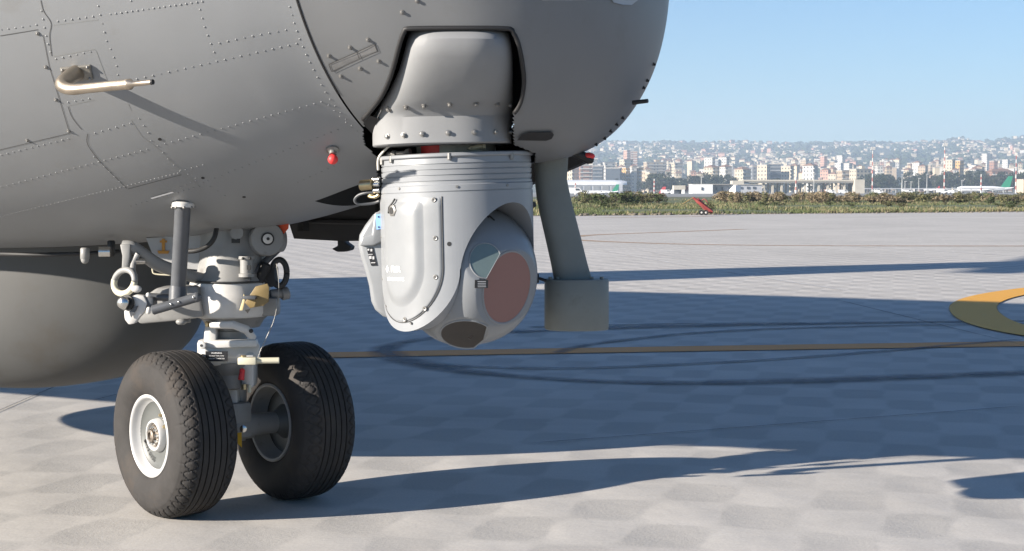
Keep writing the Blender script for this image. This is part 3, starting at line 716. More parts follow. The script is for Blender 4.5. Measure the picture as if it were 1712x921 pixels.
# hexagon plug near the top of the plate
p = arm_pt(-16, 27, 132.5); d = NX*126-TX*16
mb = MB(); mb.lathe([(10, -3), (10, 1.5), (8, 2.5)], p, d, 6); sub(mb, 'hex_plug', m_bolt, 30)
mb = MB(); mb.lathe([(5.6, 2.2), (5.6, 3.2)], p, d, 14); sub(mb, 'plug_core', m_ink)
mb = MB(); mb.tube([arm_pt(-12, 8, 130), arm_pt(-15, 14, 133), arm_pt(-24, 21, 134), arm_pt(-27, 31, 133.5)], 1.6, 6); sub(mb, 'plug_lanyard', m_ink, 180)
def text_on(txt, size, fn, name, m, parent, bold=0):
    cu = bpy.data.curves.new('t', 'FONT'); cu.body = txt; cu.size = size; cu.resolution_u = 2; cu.align_x = 'CENTER'; cu.align_y = 'CENTER'; cu.offset = bold
    o = bpy.data.objects.new('t', cu); C.objects.link(o); dg = bpy.context.evaluated_depsgraph_get(); dg.update()
    me = o.evaluated_get(dg).to_mesh(); mb = MB(); mb.v = [tuple(fn(v.co.x, v.co.y)) for v in me.vertices]; mb.f = [tuple(p.vertices) for p in me.polygons]
    o.evaluated_get(dg).to_mesh_clear(); bpy.data.objects.remove(o)
    return mb.build(name, m, parent)
text_on('FLIR', 13, lambda u, v: T(*arm_pt(-15+u/.96+4, 122-v, 133.6)), 'logo_lettering', m_white, tur, .35)
text_on('STAR SAFIRE', 7.6, lambda u, v: T(*arm_pt(-13+u/.96, 138-v, 133.6)), 'maker_lettering', m_white, tur, .12)
mb = MB(); mb.add([arm_pt(-35+x, 122+y, 133.6) for x, y in ((-5, 0), (0, -6), (5, 0), (0, 6))]+[arm_pt(-35+x, 122+y, 133.6) for x, y in ((-2, 0), (0, -2.4), (2, 0), (0, 2.4))], [(0, 1, 5, 4), (1, 2, 6, 5), (2, 3, 7, 6), (3, 0, 4, 7)]); sub(mb, 'logo_diamond', m_white)
# the ball with its flat windows
gu = [(-84, 60), (84, 60), (89, 122)]+[(90*math.cos(R(a)), 124+98*math.sin(R(a))) for a in range(6, 178, 6)]+[(-89, 122)]
mb = MB(); mb.prism([NT(83, t, y) for t, y in gu], NX*4.6); sub(mb, 'yoke_gap_shade', m_ink)  # black slab standing in for the shade between arm and ball
BC = TX*20-NX*5+V((0, 141, 0)); BR = 106.0; SY = 1.095; PB = 2.5
def bar(v):
    """unit sphere direction -> point of the barrel shaped ball (fuller towards the two arms)"""
    n_ = v.dot(NX); q = (v-NX*n_).length; return v/((abs(n_)**PB+q**PB)**(1/PB))
wins = [(V((.27, -.24, .93)).normalized(), .26), (V((.70, .185, .68)).normalized(), .54), (V((-.05, .83, .55)).normalized(), .42)]
mb = MB(); mb.sph((0, 0, 0), 1, 160, 110); 
fl = []
wc = []
for d, r in wins: k_ = bar(d).length; wc.append(math.sqrt(k_*k_-r*r)*.999)
for v in mb.v:
    v = bar(V(v).normalized())
    for (d, r), c in zip(wins, wc):
        q = v.dot(d)
        if q > c: v = v-d*(q-c)
    fl.append(tuple(BC+V((v.x, v.y*SY, v.z))*BR))
mb.v = fl; sub(mb, 'sensor_ball', m_turret2, 14)
def window(i, shape, name, m, rim):
    d, r = wins[i]; c = wc[i]; u = V((0, -1, 0)); u = (u-d*u.dot(d)).normalized(); v = d.cross(u); v = -v
    if v.x < 0: v = -v
    sq = lambda q: V((q.x, q.y*SY, q.z))
    f = lambda k, off: [BC+sq(d*(c+off)+v*x*k*r+u*y*k*r)*BR for x, y in shape]
    n = len(shape); mb = MB(); a, b, e = f(.93, .002), f(.93, .006), f(1.0, .004)
    mb.add(b, [tuple(range(n))]); mb.add(a+b, [(j, (j+1) % n, n+(j+1) % n, n+j) for j in range(n)])
    o = sub(mb, name, m)
    mb = MB(); mb.add(f(1.0, .0005)+f(.985, .013)+f(.945, .013)+f(.925, .003), [(q*n+j, q*n+(j+1) % n, (q+1)*n+(j+1) % n, (q+1)*n+j) for q in range(3) for j in range(n)])
    sub(mb, 'window_rim', rim)
circ = lambda a0, a1, k=40: [(math.cos(R(a0+(a1-a0)*i/k)), math.sin(R(a0+(a1-a0)*i/k))) for i in range(k+1)]
window(0, circ(20, 268), 'green_window', m_green, m_turret2)
window(1, circ(0, 360, 63), 'pink_window', m_pink, m_turret2)
window(2, circ(32, 280, 40)+[(.62, -.42)], 'dark_window', m_dwin, m_turret2)
# small placard and vent marks on the ball
def ball_rect(cx, cy, hw, hh, r, name, m, ang=0):
    pts = []
    for x, y in ((-hw, -hh), (hw, -hh), (hw, hh), (-hw, hh)):
        X, Y_ = cx+x*math.cos(ang)-y*math.sin(ang), cy+x*math.sin(ang)+y*math.cos(ang); lo, hi = 0.0, 200.0
        for _ in range(40):
            z = (lo+hi)/2; p = V((X, Y_/SY, z))/BR; k_ = (abs(p.dot(NX))**PB+(p-NX*p.dot(NX)).length**PB)**(1/PB)
            if k_ < 1: lo = z
            else: hi = z
        pts.append(BC+V((X, Y_, lo))*r)
    return sub(MB().add(pts, [(0, 1, 2, 3)]), name, m)
ball_rect(22, 8, 10.5, 6.5, 1.009, 'ball_placard', m_label, .05)
for k in range(4): ball_rect(22.5, 4+k*2.8, 6.5, .45, 1.0115, 'placard_line', mat('placard_print', (.5, .5, .5), .5) if k == 0 else bpy.data.materials['placard_print'], .05)
for x, y, a in ((-23, -101, .9), (-14, -104, .9), (31, -100, .75), (40, -95, .75)): ball_rect(x, y, 6, 1.2, 1.004, 'ball_slot', m_ink, a)
ball_rect(-84, 70, 4, 2.2, 1.003, 'ball_slot', m_ink, .3); ball_rect(-72, 75, 7, 2.2, 1.003, 'ball_mark', m_white, .35)
# rear pod behind the yoke
mb = MB(); po = [(-118, 24), (-128, 26), (-140, 33), (-154, 50), (-164, 66), (-166.5, 84), (-163, 102), (-155, 130), (-150, 152), (-147, 178), (-141, 192), (-128, 204), (-110, 210), (-80, 212), (-60, 120), (-80, 24)]
mb.prism([V((x, y, -72)) for x, y in po], V((0, 0, 84))); sub(mb, 'rear_pod', m_turret2, 50, bevel=.012)
mb = MB(); mb.prism([V((x, y, 0)) for x, y in ((-124, 27), (-137, 30), (-142, 66), (-158, 68), (-163, 84), (-140, 85), (-122, 77))], V((0, 0, 19))); sub(mb, 'pod_hood', m_turret2, 50, bevel=.004)
mb = MB(); mb.prism([V((x, y, 20.2)) for x, y in ((-135.5, 33), (-126, 32), (-125, 57), (-134, 58))], V((0, 0, .5))); st = sub(mb, 'blue_sticker', m_blue)
for y in (37, 54): mb = MB(); mb.lathe([(1.5, 0), (1.5, .6)], (-130, y, 20.8), (0, 0, 1), 8); sub(mb, 'sticker_mark', m_ink)
mb = MB(); mb.box((-125, 86, 12.6), (2.4, 62, 1.2)); sub(mb, 'pod_gap', m_ink)
mb = MB(); mb.prism([V((x, y, 12.6)) for x, y in ((-152, 88), (-141, 88), (-135, 118), (-145, 118))], V((0, 0, .5))); sub(mb, 'pod_placard', m_label)
for i, (x, y, a, b) in enumerate(((-149, 91, 3, 3), (-144, 92, 3, 4), (-146, 99, 8, 1), (-146, 104, 4, 5), (-141, 105, 3, 5), (-141.5, 113, 7, 1.4))):
    mb = MB(); mb.box((x, y, 13.4), (a, b, .3)); sub(mb, 'placard_print', bpy.data.materials['placard_print'])
# connectors on the left of the drum
mb = MB(); mb.cyl((-160, -16, 10), (-138, -17, 18), 9, n=18, bev=1.5); sub(mb, 'connector', m_bronze, 40)
for y in (-25, -17, -7): mb = MB(); mb.cyl((-138, y, 18), (-126, y, 24), 4.5, n=10, bev=1); sub(mb, 'connector_nut', m_steel, 40)
mb = MB(); mb.tube(spline([(-128, -4, 20), (-148, -4, 12), (-164, 0, 4), (-171, 8, 0), (-164, 15, -4), (-140, 14, -6), (-124, 8, 0)], 7), 2.4, 8); sub(mb, 'connector_cable', m_boom, 180)
mb = MB(); mb.tube(spline([(-128, 0, 18), (-136, 4, 14), (-146, 2, 8), (-138, -2, 10)], 5), 3.2, 8); sub(mb, 'connector_boot', m_bronze, 180)
#@@TURRET<
#@@GEAR>
# ------------------------------------------------------------------ nose gear leg
YG = 4.345
gear = empty('nose_gear_leg', V((gx(388, YG), YG, .225)), craft)
def gs(mb, name, m, smooth=40, bevel=0): return mb.build(name, m, gear, smooth, bevel)
def gp(x, y, d=0.0): return P(x, y, YG-d)
PXM = YG/F
def vlathe(pr, x, d=0.0, n=40, cap=True):
    """pr: (radius px, y px) from top to bottom, upright lathe round the pixel column x"""
    mb = MB(); o = gp(x, pr[0][1], d); return mb.lathe([(r*PXM, (pr[0][1]-y)*PXM) for r, y in pr], o, (0, 0, 1), n, cap)
def poly(pts, d, th, mb=None): return (mb or MB()).prism([gp(x, y, d) for x, y in pts], V((0, th, 0)))
gs(vlathe([(50, 345), (52, 400), (56, 440), (60, 460), (64, 466), (64, 470)], 388), 'upper_housing', m_gearg)
gs(vlathe([(61, 469), (66, 471), (67, 474), (67, 488), (68.5, 490), (68.5, 521), (65, 527), (58, 529)], 385), 'steering_collar', m_gear)
gs(vlathe([(64, 467), (69, 467.5), (69, 469.5), (60, 470)], 385), 'collar_rim', m_ink)
gs(vlathe([(58, 528), (52, 533), (47, 541), (44, 546)], 390), 'collar_skirt', m_gearg)
gs(vlathe([(27, 545), (27, 551), (29, 552), (29, 566), (27, 567), (27, 572)], 384, .0), 'strut_cylinder', m_gearg)
mb = MB(); mb.tube([gp(352, 543, .09), gp(390, 543, .115), gp(412, 551, .10), gp(424, 566, .08)], [.009, .011, .012, .011], 8, .7); gs(mb, 'strap', m_gear)
poly([(342, 541), (362, 539), (362, 570), (342, 570)], .07, .05); mb = poly([(342, 546), (361, 544), (361, 570), (340, 570)], .075, .06); gs(mb, 'valve_block', m_gear, 30, .004)
for x in (346, 352, 358): mb = MB(); mb.cyl(gp(x, 546, .08), gp(x, 541, .08), .005, n=8); mb.sph(gp(x, 540, .08), .0055, 8, 5); gs(mb, 'valve_cap', m_bronze)
c = gp(382, 588); mb = MB(); mb.box(c+V((0, 0, 0)), (.158, .15, .064), M.Rotation(R(18), 3, 'Z')); gs(mb, 'fork_block', m_gear, 30, .012)
mb = poly([(333, 570), (428, 568), (430, 580), (333, 583)], .095, .03); gs(mb, 'fork_flange', m_gear, 30, .004)
gs(vlathe([(48, 603), (46, 609), (40, 618), (36, 622), (34, 624), (34, 646), (28, 648), (20, 650)], 386), 'lower_cylinder', m_gearg)
mb = poly([(404, 590), (424, 590), (424, 645), (420, 650), (404, 646)], .06, .07); gs(mb, 'side_lug', m_gear, 30, .004)
mb = MB(); mb.cyl(gp(400, 640, -.03), gp(398, 735, -.03), .022, n=18); gs(mb, 'sliding_tube', m_gearg)
mb = MB(); mb.box(gp(392, 680), (.026, .05, .115)); mb.box(gp(393, 672, -.03), (.05, .03, .14)); gs(mb, 'torque_link', m_gear, 30, .004)
pl = poly([(344, 587), (381, 587), (381, 604), (344, 604)], .100, -.002); pl = gs(pl, 'data_plate', m_label, None)
text_on('WARNING', .0062, lambda u, v: gp(362, 590.3, .1035)+V((u, 0, v)), 'plate_lettering', m_white, gear)
text_on('DO NOT TOW WITH', .0042, lambda u, v: gp(362, 595, .1035)+V((u, 0, v)), 'plate_lettering', m_white, gear)
text_on('SCISSORS CONNECTED', .0042, lambda u, v: gp(362, 599.5, .1035)+V((u, 0, v)), 'plate_lettering', m_white, gear)
mb = MB(); mb.lathe([(.011, 0), (.011, .006), (.006, .008)], gp(338, 577, .10), (-.1, -1, 0), 14); gs(mb, 'flange_bolt', m_gear)
mb = MB(); mb.lathe([(.004, .0082), (.004, .009)], gp(338, 577, .10), (-.1, -1, 0), 8); gs(mb, 'bolt_socket', m_ink)
mb = MB(); mb.lathe([(.006, 0), (.006, .004)], gp(420, 553, .10), (0, -1, 0), 10); gs(mb, 'lug_hole', m_ink)
mb = MB(); mb.box(gp(414, 603, .115), (.05, .03, .02)); gs(mb, 'pin_clevis', m_cream, 30, .003)
mb = MB(); mb.cyl(gp(407, 594, .115), gp(407, 606, .115), .008, n=12); gs(mb, 'clevis_nut', m_bronze)
mb = MB(); mb.cyl(gp(428, 603, .115), gp(467, 602.5, .11), .0085, n=16, bev=.001); gs(mb, 'tow_pin', m_cream)
mb = MB(); mb.cyl(gp(405, 622, .08), gp(403, 635, .085), .007, .009, 10); mb.sph(gp(405, 620, .08), .008, 8, 6); gs(mb, 'red_plug', m_red)
mb = MB(); mb.cyl(gp(408, 642, .07), gp(408, 651, .07), .008, n=10); gs(mb, 'drain_plug', m_bronze)
mb = MB(); mb.cyl(gp(417, 643, .06), gp(417, 656, .06), .005, n=10); gs(mb, 'drain_stem', m_cream)
mb = MB(); mb.cyl(gp(318, 596, .05), gp(334, 600, .05), .010, n=12); mb.sph(gp(322, 597, .06), .012, 10, 6); gs(mb, 'side_bolt', m_gear)
# wire tag line
mb = MB(); mb.tube(spline([gp(462, 440, .1), gp(466, 470, .11), gp(465, 500, .11), gp(458, 535, .11), (gp(446, 563, .11)), gp(436, 585, .11), gp(430, 602, .115)], 6), .0011, 6); gs(mb, 'lock_wire', m_bolt, 180)
# towing arms, boom, rods on the left
BT = hit(306, 342)[0]; BD = YG-BT.y+.004; print('BOOM', BT)
mb = MB(); mb.cyl(gp(306, 338, BD), gp(297, 502, .26), .0205, .0200, 24); gs(mb, 'boom_tube', m_boom)
mb = MB(); mb.lathe([(.0285, 0), (.0285, .010), (.024, .014)], gp(306, 346, BD), (0.05, 0, 1), 28); mb2 = gs(mb, 'boom_collar', m_gear)
for k in range(8):
    a = 2*math.pi*k/8+.3; mb = MB(); mb.sph(gp(306, 346, BD)+V((math.cos(a)*.027, math.sin(a)*.027, -.001)), .0042, 8, 5); gs(mb, 'collar_bolt', m_bolt, 180)
mb = MB(); mb.cyl(gp(254, 519, .31), gp(329, 497, .31), .0125, n=16, bev=.003); mb.sph(gp(329, 497, .31), .0135, 12, 8); gs(mb, 'tow_rod', m_boom)
for t in (.45, .62, .95): p = gp(254, 519, .31).lerp(gp(329, 497, .31), t); mb = MB(); mb.sph(p+V((0, -.0125, .002)), .0035, 8, 5); gs(mb, 'rod_rivet', m_steel, 180)
mb = MB(); mb.cyl(gp(298, 480, .27), gp(297, 507, .29), .0235, n=20, bev=.004); gs(mb, 'boom_clamp', m_boom)
mb = MB(); mb.cyl(gp(250, 496, .2), gp(300, 498, .2), .010, n=14); gs(mb, 'cross_rod', m_boom)
mb = MB(); mb.prism([gp(x, y, .12) for x, y in ((228, 505), (262, 481), (330, 478), (340, 530), (300, 536), (232, 542), (226, 530))], V((0, .10, 0))); gs(mb, 'tow_beam', m_gearg, 30, .008)
mb = MB(); mb.cyl(gp(296, 538, .1), gp(318, 534, .1), .008, n=10); mb.sph(gp(303, 538, .12), .011, 10, 6, (1.4, 1, .8)); gs(mb, 'beam_fitting', m_gearg)
def taper(pts, r, name, m, n=10, flat=.8): mb = MB(); mb.tube(spline(pts, 6), r, n, flat); return gs(mb, name, m, 60)
k_ = spline([(0, 0, 0)]*5, 6); 
arm = [gp(205, 410, .18), gp(222, 413, .18), gp(242, 427, .16), (gp(262, 441, .14)), gp(290, 452, .11), gp(322, 462, .08), gp(345, 466, .06)]
taper(arm, [.014+.004*math.sin(i/36*3.1) for i in range(37)], 'drag_arm', m_gearg)
mb = poly([(200, 408), (218, 408), (217, 430), (214, 450), (207, 453), (203, 448), (204, 428)], .2, .025); gs(mb, 'lug_plate', m_gearg, 30, .004)
taper([gp(231, 424, .19), gp(224, 437, .19), gp(222, 452, .2), gp(226, 462, .2)], [.008]*19, 'shackle', m_gearg)
mb = MB(); mb.cyl(gp(224, 436, .19), gp(240, 436, .17), .009, n=10); gs(mb, 'shackle_pin', m_steel)
rc = [(208+17*math.cos(t)-3*math.sin(t), 471+20*math.sin(t)) for t in [2*math.pi*i/36 for i in range(37)]]
mb = MB(); mb.tube([gp(x, y, .2+.02*math.cos(2*math.pi*i/36)) for i, (x, y) in enumerate(rc) if y < 470 or True][0:20], .0088, 10); gs(mb, 'ring_lower', m_cream, 180)
mb = MB(); mb.tube([gp(x, y, .2+.02*math.cos(2*math.pi*i/36)) for i, (x, y) in enumerate(rc)][18:38], .0086, 10); gs(mb, 'ring_upper', m_gearg, 180)
mb = poly([(217, 497), (226, 493), (240, 494), (246, 506), (243, 520), (232, 531), (225, 541), (215, 543), (208, 534), (207, 520), (214, 513)], .24, .03); br = gs(mb, 'tow_bracket', m_gear, 30, .004)
mb = poly([(222, 513), (231, 511), (228, 518), (219, 531), (216, 522)], .246, .003); gs(mb, 'bracket_slot', m_boom, None)
mb = MB(); mb.sph(gp(228, 483, .24), .013, 12, 8, (1.1, .6, .75)); gs(mb, 'bracket_knob', m_gear, 180)
mb = MB(); mb.lathe([(.014, 0), (.0165, .004), (.0165, .016), (.012, .021), (.0, .023)], gp(210, 506, .25), (-.3, -1, .1), 20); gs(mb, 'ball_end', m_steel)
mb = MB(); mb.lathe([(.021, -.004), (.021, .005)], gp(212, 506, .245), (-.3, -1, .1), 20); gs(mb, 'ball_seat', m_ink)
mb = poly([(243, 496), (256, 497), (257, 520), (243, 519)], .235, .05); gs(mb, 'bracket_block', m_boom, 30, .004)
for x, y in ((248, 493), (249, 517), (248, 521)): mb = MB(); mb.sph(gp(x, y, .25), .0068, 10, 6); gs(mb, 'bracket_bolt', m_gear, 180)
mb = MB(); mb.tube(spline([gp(255, 440, .12), gp(255, 452, .12), gp(260, 458, .12), gp(286, 460, .12)], 6), .0022, 6); gs(mb, 'thin_pipe', m_cream, 180)
# side panel with the painted tie-down mark, hose
mb = poly([(244, 398), (346, 392), (346, 452), (300, 448), (258, 432)], .02, .02); panel = gs(mb, 'side_panel', mat('panel_grey', (.33, .335, .34), .5, 0, .06, 14), None)
m_anch = mat('orange_mark', (.42, .20, .03), .6)
for q in ([(270.5, 399), (275.5, 399), (275.5, 420), (270.5, 420)], [(263, 419), (283, 419), (281, 424), (265, 424)], [(267, 402), (279, 402), (279, 405.5), (267, 405.5)]): mb = poly(q, .022+.001*(q[0][0] % 3), .004); gs(mb, 'tie_down_mark', m_anch, None)
mb = MB(); mb.tube(spline([gp(362, 380, .13), gp(358, 398, .14), gp(346, 412, .14), gp(328, 419, .14), gp(308, 420, .13)], 6), .0068, 10); gs(mb, 'hose', m_ink, 180)
# trunnion and pivots on the right
mb = MB(); ax = V((.35, -1, .06)); mb.lathe([(.047, 0), (.047, .10), (.044, .104)], gp(436, 401, -.02), ax, 32); gs(mb, 'trunnion', m_gearg)
p = gp(436, 401, -.02)+ax.normalized()*.104
mb = MB(); mb.lathe([(.018, 0), (.018, .003)], p, ax, 24); gs(mb, 'trunnion_recess', m_ink)
mb = MB(); mb.lathe([(.0135, 0), (.0135, .006), (.008, .008)], p, ax, 24); gs(mb, 'pivot_bush', m_gear)
mb = MB(); mb.lathe([(.0045, .0078), (.0045, .0095)], p, ax, 10); gs(mb, 'pivot_hole', m_ink)
for k, (x, r) in enumerate(((452, .041), (463, .037))): mb = MB(); mb.lathe([(r, 0), (r, .014), (r-.004, .017)], gp(x, 399, .03), (1, -.25, .06), 28); gs(mb, 'trunnion_ring', m_gearg if k else m_gear)
mb = MB(); mb.cyl(gp(440, 398, .03), gp(470, 396, .01), .034, n=24); gs(mb, 'pivot_barrel', m_gearg)
mb = MB(); mb.lathe([(.018, 0), (.018, .006)], gp(396, 389, .10), (.1, -1, 0), 18); gs(mb, 'housing_boss', m_gearg)
mb = MB(); mb.box(gp(394, 402.5, .10), (.021, .012, .012)); gs(mb, 'housing_slot', m_ink, None)
gs(vlathe([(13, 428), (13, 433), (10.5, 434), (10.5, 456), (13, 457), (13, 462)], 412, .10, 20), 'hydraulic_fitting', m_gearg)
mb = MB(); mb.box(gp(416, 447, .128), (.010, .006, .012)); gs(mb, 'fitting_window', m_ink, None)
for x in (406, 418): mb = MB(); mb.sph(gp(x, 432, .122), .004, 8, 5); gs(mb, 'fitting_bolt', m_ink, 180)
mb = MB(); mb.box(gp(392, 466, .06), (.10, .06, .012)); gs(mb, 'fitting_base', m_boom, 30, .003)
mb = MB(); mb.cyl(gp(422, 458, .06), gp(474, 408, .0), .010, n=12); gs(mb, 'dark_link', m_boom)
mb = MB(); mb.cyl(gp(432, 470, .05), gp(446, 440, .05), .016, n=12, bev=.003); gs(mb, 'lock_actuator', m_bay)
mb = MB(); mb.box(gp(440, 462, .0), (.075, .08, .055)); gs(mb, 'lock_housing', m_bay, 30, .006)
mb = MB(); mb.tube([gp(467+12.5*math.cos(t), 456+22*math.sin(t), .03) for t in [2*math.pi*i/30 for i in range(31)]], .0085, 10); gs(mb, 'black_ring', m_ink, 180)
mb = MB(); mb.cyl(gp(452, 492, .02), gp(480, 489, .0), .0135, n=16, bev=.002); gs(mb, 'steering_rod', m_gearg)
mb = MB(); mb.cyl(gp(470, 492, .01), gp(482, 489, .0), .018, n=16, bev=.002); gs(mb, 'rod_end', m_gearg)
mb = MB(); mb.box(gp(448, 512, .02), (.06, .07, .05)); gs(mb, 'steering_block', m_gearg, 30, .006)
mb = poly([(427, 479), (447, 474), (450, 481), (449, 504), (441, 511), (418, 515), (409, 506)], .125, .006); gs(mb, 'yellow_bracket', m_yellow, 30, .0015)
mb = MB(); mb.box(gp(418, 497, .14), (.034, .03, .010)); gs(mb, 'bracket_bar', m_boom, 30, .002)
mb = poly([(407, 491), (411, 497), (406, 519), (400, 519), (406, 500)], .145, .006); gs(mb, 'bracket_lip', mat('yellow_lip', (.62, .52, .3), .4), 30, .001)
mb = poly([(409, 518), (419, 516), (414, 524)], .1165, .002); gs(mb, 'triangle_mark', m_ink, None)
# orange streamers, pale belly fairing
for q, dd in (([(434, 375), (452, 370), (455, 378), (447, 389)], .06), ([(463, 371), (484, 362), (482, 382), (474, 391), (465, 382)], .05), ([(484, 349), (494, 343), (492, 355), (487, 358)], .03)):
    mb = poly(q, dd, .004); gs(mb, 'streamer', m_orange, None, .001)
mb = MB(); mb.sph(gp(459, 374, .06), .008, 10, 6); gs(mb, 'streamer_shackle', m_steel, 180)
mb = MB(); mb.sph(gp(420, 369, .0), .06, 24, 12, (1.15, .8, .2)); gs(mb, 'belly_fairing', m_gearg, 180)
# axle
WN, WF = V((-.923, 4.22, .2255)), V((-.634, 4.465, .2255))
AX = (WF-WN).normalized()
mid_ = (WN+WF)/2
axm = MB(); axm.lathe([(.030, -.15), (.032, -.06), (.038, -.05), (.038, .05), (.032, .06), (.030, .15)], mid_, AX, 24); gs(axm, 'axle', m_gearg)
mb = MB(); mb.box(mid_+V((0, 0, .02)), (.07, .07, .10), M.Rotation(math.atan2(AX.y, AX.x), 3, 'Z')); gs(mb, 'axle_block', m_gearg, 30, .008)
mb = poly([(392, 724), (404, 723), (404, 748), (398, 742), (392, 748)], .07, .003); gs(mb, 'yellow_tag', mat('tag_yellow', (.55, .33, .02), .5), None)
mb = MB(); mb.lathe([(.010, 0), (.010, .01), (.006, .012)], gp(407, 716, .08), (.1, -1, 0), 12); gs(mb, 'axle_bolt', m_steel)

# ------------------------------------------------------------------ nose wheels
def tyre_mb():
    base = interp([0, .040, .055, .066, .078, .087, .093, .0955], [.2262, .2255, .2232, .2185, .2085, .196, .180, .162])
    prof = []
    gro = [0.0, .0185, .037]
    def rr(x):
        r = base(min(abs(x), .0955))
        for g in gro:
            d = abs(abs(x)-g)
            if d < .0022: r -= .0058*min(1, (.0022-d)/.0008)
        return r
    xs = []
    x = -.0955
    pts = [i*.0013 for i in range(73)]
    for g in gro: pts += [g-.0022, g-.0014, g, g+.0014, g+.0022]
    pts = sorted(set(round(abs(p_), 5) for p_ in pts if abs(p_) <= .0945))+[.0955]
    xs = [-p_ for p_ in reversed(pts)]+[p_ for p_ in pts if p_ > 0]
    NS = 396; NZ = 24; mb = MB(); prof = [(x, rr(x)) for x in xs]
    low = [(.0945, .150), (.092, .138), (.086, .124), (.079, .114), (.070, .108)]
    full = [(-x, r, 0) for x, r in reversed(low)]+[(x, r, 1) for x, r in prof]+[(x, r, 0) for x, r in low]
    k = len(full); vs = []; fs = []
    tri = lambda q: abs((q % 1)*2-1)*2-1
    for i in range(NS):
        th = i/NS; c, s_ = math.cos(2*math.pi*th), math.sin(2*math.pi*th)
        for x, r, t in full:
            if t and .046 < abs(x) < .0925:
                sg = 0 if x > 0 else .25
                ok = 0; q = th*NZ+sg
                for sign in (1, -1):
                    d = abs(abs(x)-(.0635+.0155*sign*math.sin(2*math.pi*q)))*(.62 if abs(math.cos(2*math.pi*q)) > .5 else 1)
                    if d < .0024: ok = max(ok, min(1, (.0024-d)/.0013))
                if abs(x) > .0775:      # short cuts running out over the shoulder
                    qq = (2*q+.5) % 1; qq = min(qq, 1-qq)
                    if qq < .05*(1-(abs(x)-.0775)/.016): ok = max(ok, .8)
                r -= .0034*ok
            if t and abs(abs(x)-.0885) < .0016: r += .0009
            vs.append(V((x*.95, r*c, r*s_)))
    for i in range(NS):
        j = (i+1) % NS
        for q in range(k-1): fs.append((i*k+q, j*k+q, j*k+q+1, i*k+q+1))
    return mb.add(vs, fs)
ty = tyre_mb()
def rim_mb():
    mb = MB(); X = V((-1, 0, 0))
    mb.lathe([(.1075, .062), (.1125, .070), (.1125, .0765), (.108, .079), (.1045, .0775), (.102, .073), (.099, .066), (.095, .058), (.0915, .054)], (0, 0, 0), X, 72, False)
    return mb
def wheel(name, ctr, rot, label, flip=0):
    wr = empty('nose_wheel', V((ctr.x, ctr.y, 0)), craft)
    wr['label'] = label
    mw = M.Translation(ctr) @ M.Rotation(math.atan2(AX.y, AX.x)+flip, 4, 'Z') @ M.Rotation(rot, 4, 'X')
    def ws(mb, nm, m, sm=30):
        q = MB(); q.v = [tuple(mw @ V(v)) for v in mb.v]; q.f = mb.f; return q.build(nm, m, wr, sm)
    t = ws(ty, 'tyre', m_rubber, 45)
    ws(rim_mb(), 'rim', m_rimw, 40)
    mb = MB(); mb.lathe([(.1075, .062), (.1125, .070), (.1125, .0765), (.108, .079), (.1035, .0775), (.1, .07), (.098, .04), (.09, .03)], (0, 0, 0), (1, 0, 0), 72, False); ws(mb, 'inner_rim', m_gearg, 40)
    mb = MB(); mb.lathe([(.092, .0), (.09, .028), (.05, .03), (.035, .05), (.028, .07)], (0, 0, 0), (1, 0, 0), 48); ws(mb, 'inner_hub', m_dish, 40)
    mb = MB(); mb.lathe([(.092, .0545), (.088, .051), (.075, .0475), (.055, .046), (.046, .047)], (0, 0, 0), (-1, 0, 0), 60, False); ws(mb, 'dish', m_dish, 60)
    mb = MB(); mb.lathe([(.046, .046), (.044, .059), (.041, .064), (.0365, .065), (.034, .062), (.033, .056)], (0, 0, 0), (-1, 0, 0), 48, False); ws(mb, 'hub_ring', m_rimw, 40)
    mb = MB(); mb.lathe([(.034, .056), (.028, .057), (.026, .062), (.017, .064), (.0165, .072), (.0105, .074), (.009, .068), (.0005, .067)], (0, 0, 0), (-1, 0, 0), 30, False); ws(mb, 'hub_cap', mat('hub_metal', (.2, .17, .14), .4, .6, .2, 90) if 'hub_metal' not in bpy.data.materials else bpy.data.materials['hub_metal'], 40)
    for k in range(9):
        a = 2*math.pi*k/9; mb = MB(); mb.lathe([(.0046, .055), (.0046, .067), (.003, .0695)], (0, .0225*math.cos(a), .0225*math.sin(a)), (-1, 0, 0), 8); ws(mb, 'hub_bolt', m_steel, 40)
    for a, r, m in ((1.75, .063, m_bronze), (2.35, .055, m_bronze), (-.62, .064, m_ink), (2.0, .066, m_steel)):
        mb = MB(); mb.lathe([(.0052, .045), (.0052, .056), (.003, .059)], (0, r*math.cos(a), r*math.sin(a)), (-1, 0, 0), 8); ws(mb, 'rim_stud', m, 40)
    return wr, mw
w1, mw1 = wheel('nose_wheel', WN, .25, 'near nose wheel with white rim, in sunlight')
w2, mw2 = wheel('nose_wheel', WF, .6, 'far nose wheel, shaded by the near one', math.pi)
# handwritten serial on the dish: runs round the lower left
def dish_map(u, v):
    a = R(228)+u/.072; r = .074-v
    M0 = M.Translation(WN) @ M.Rotation(math.atan2(AX.y, AX.x), 4, 'Z')
    # seen from outside (looking along +axis) the picture's right is local -y
    return M0 @ V((-.0497, -r*math.cos(a), r*math.sin(a)))
text_on('S/N 0155', .0185, dish_map, 'serial_lettering', m_ink, w1, .0003)
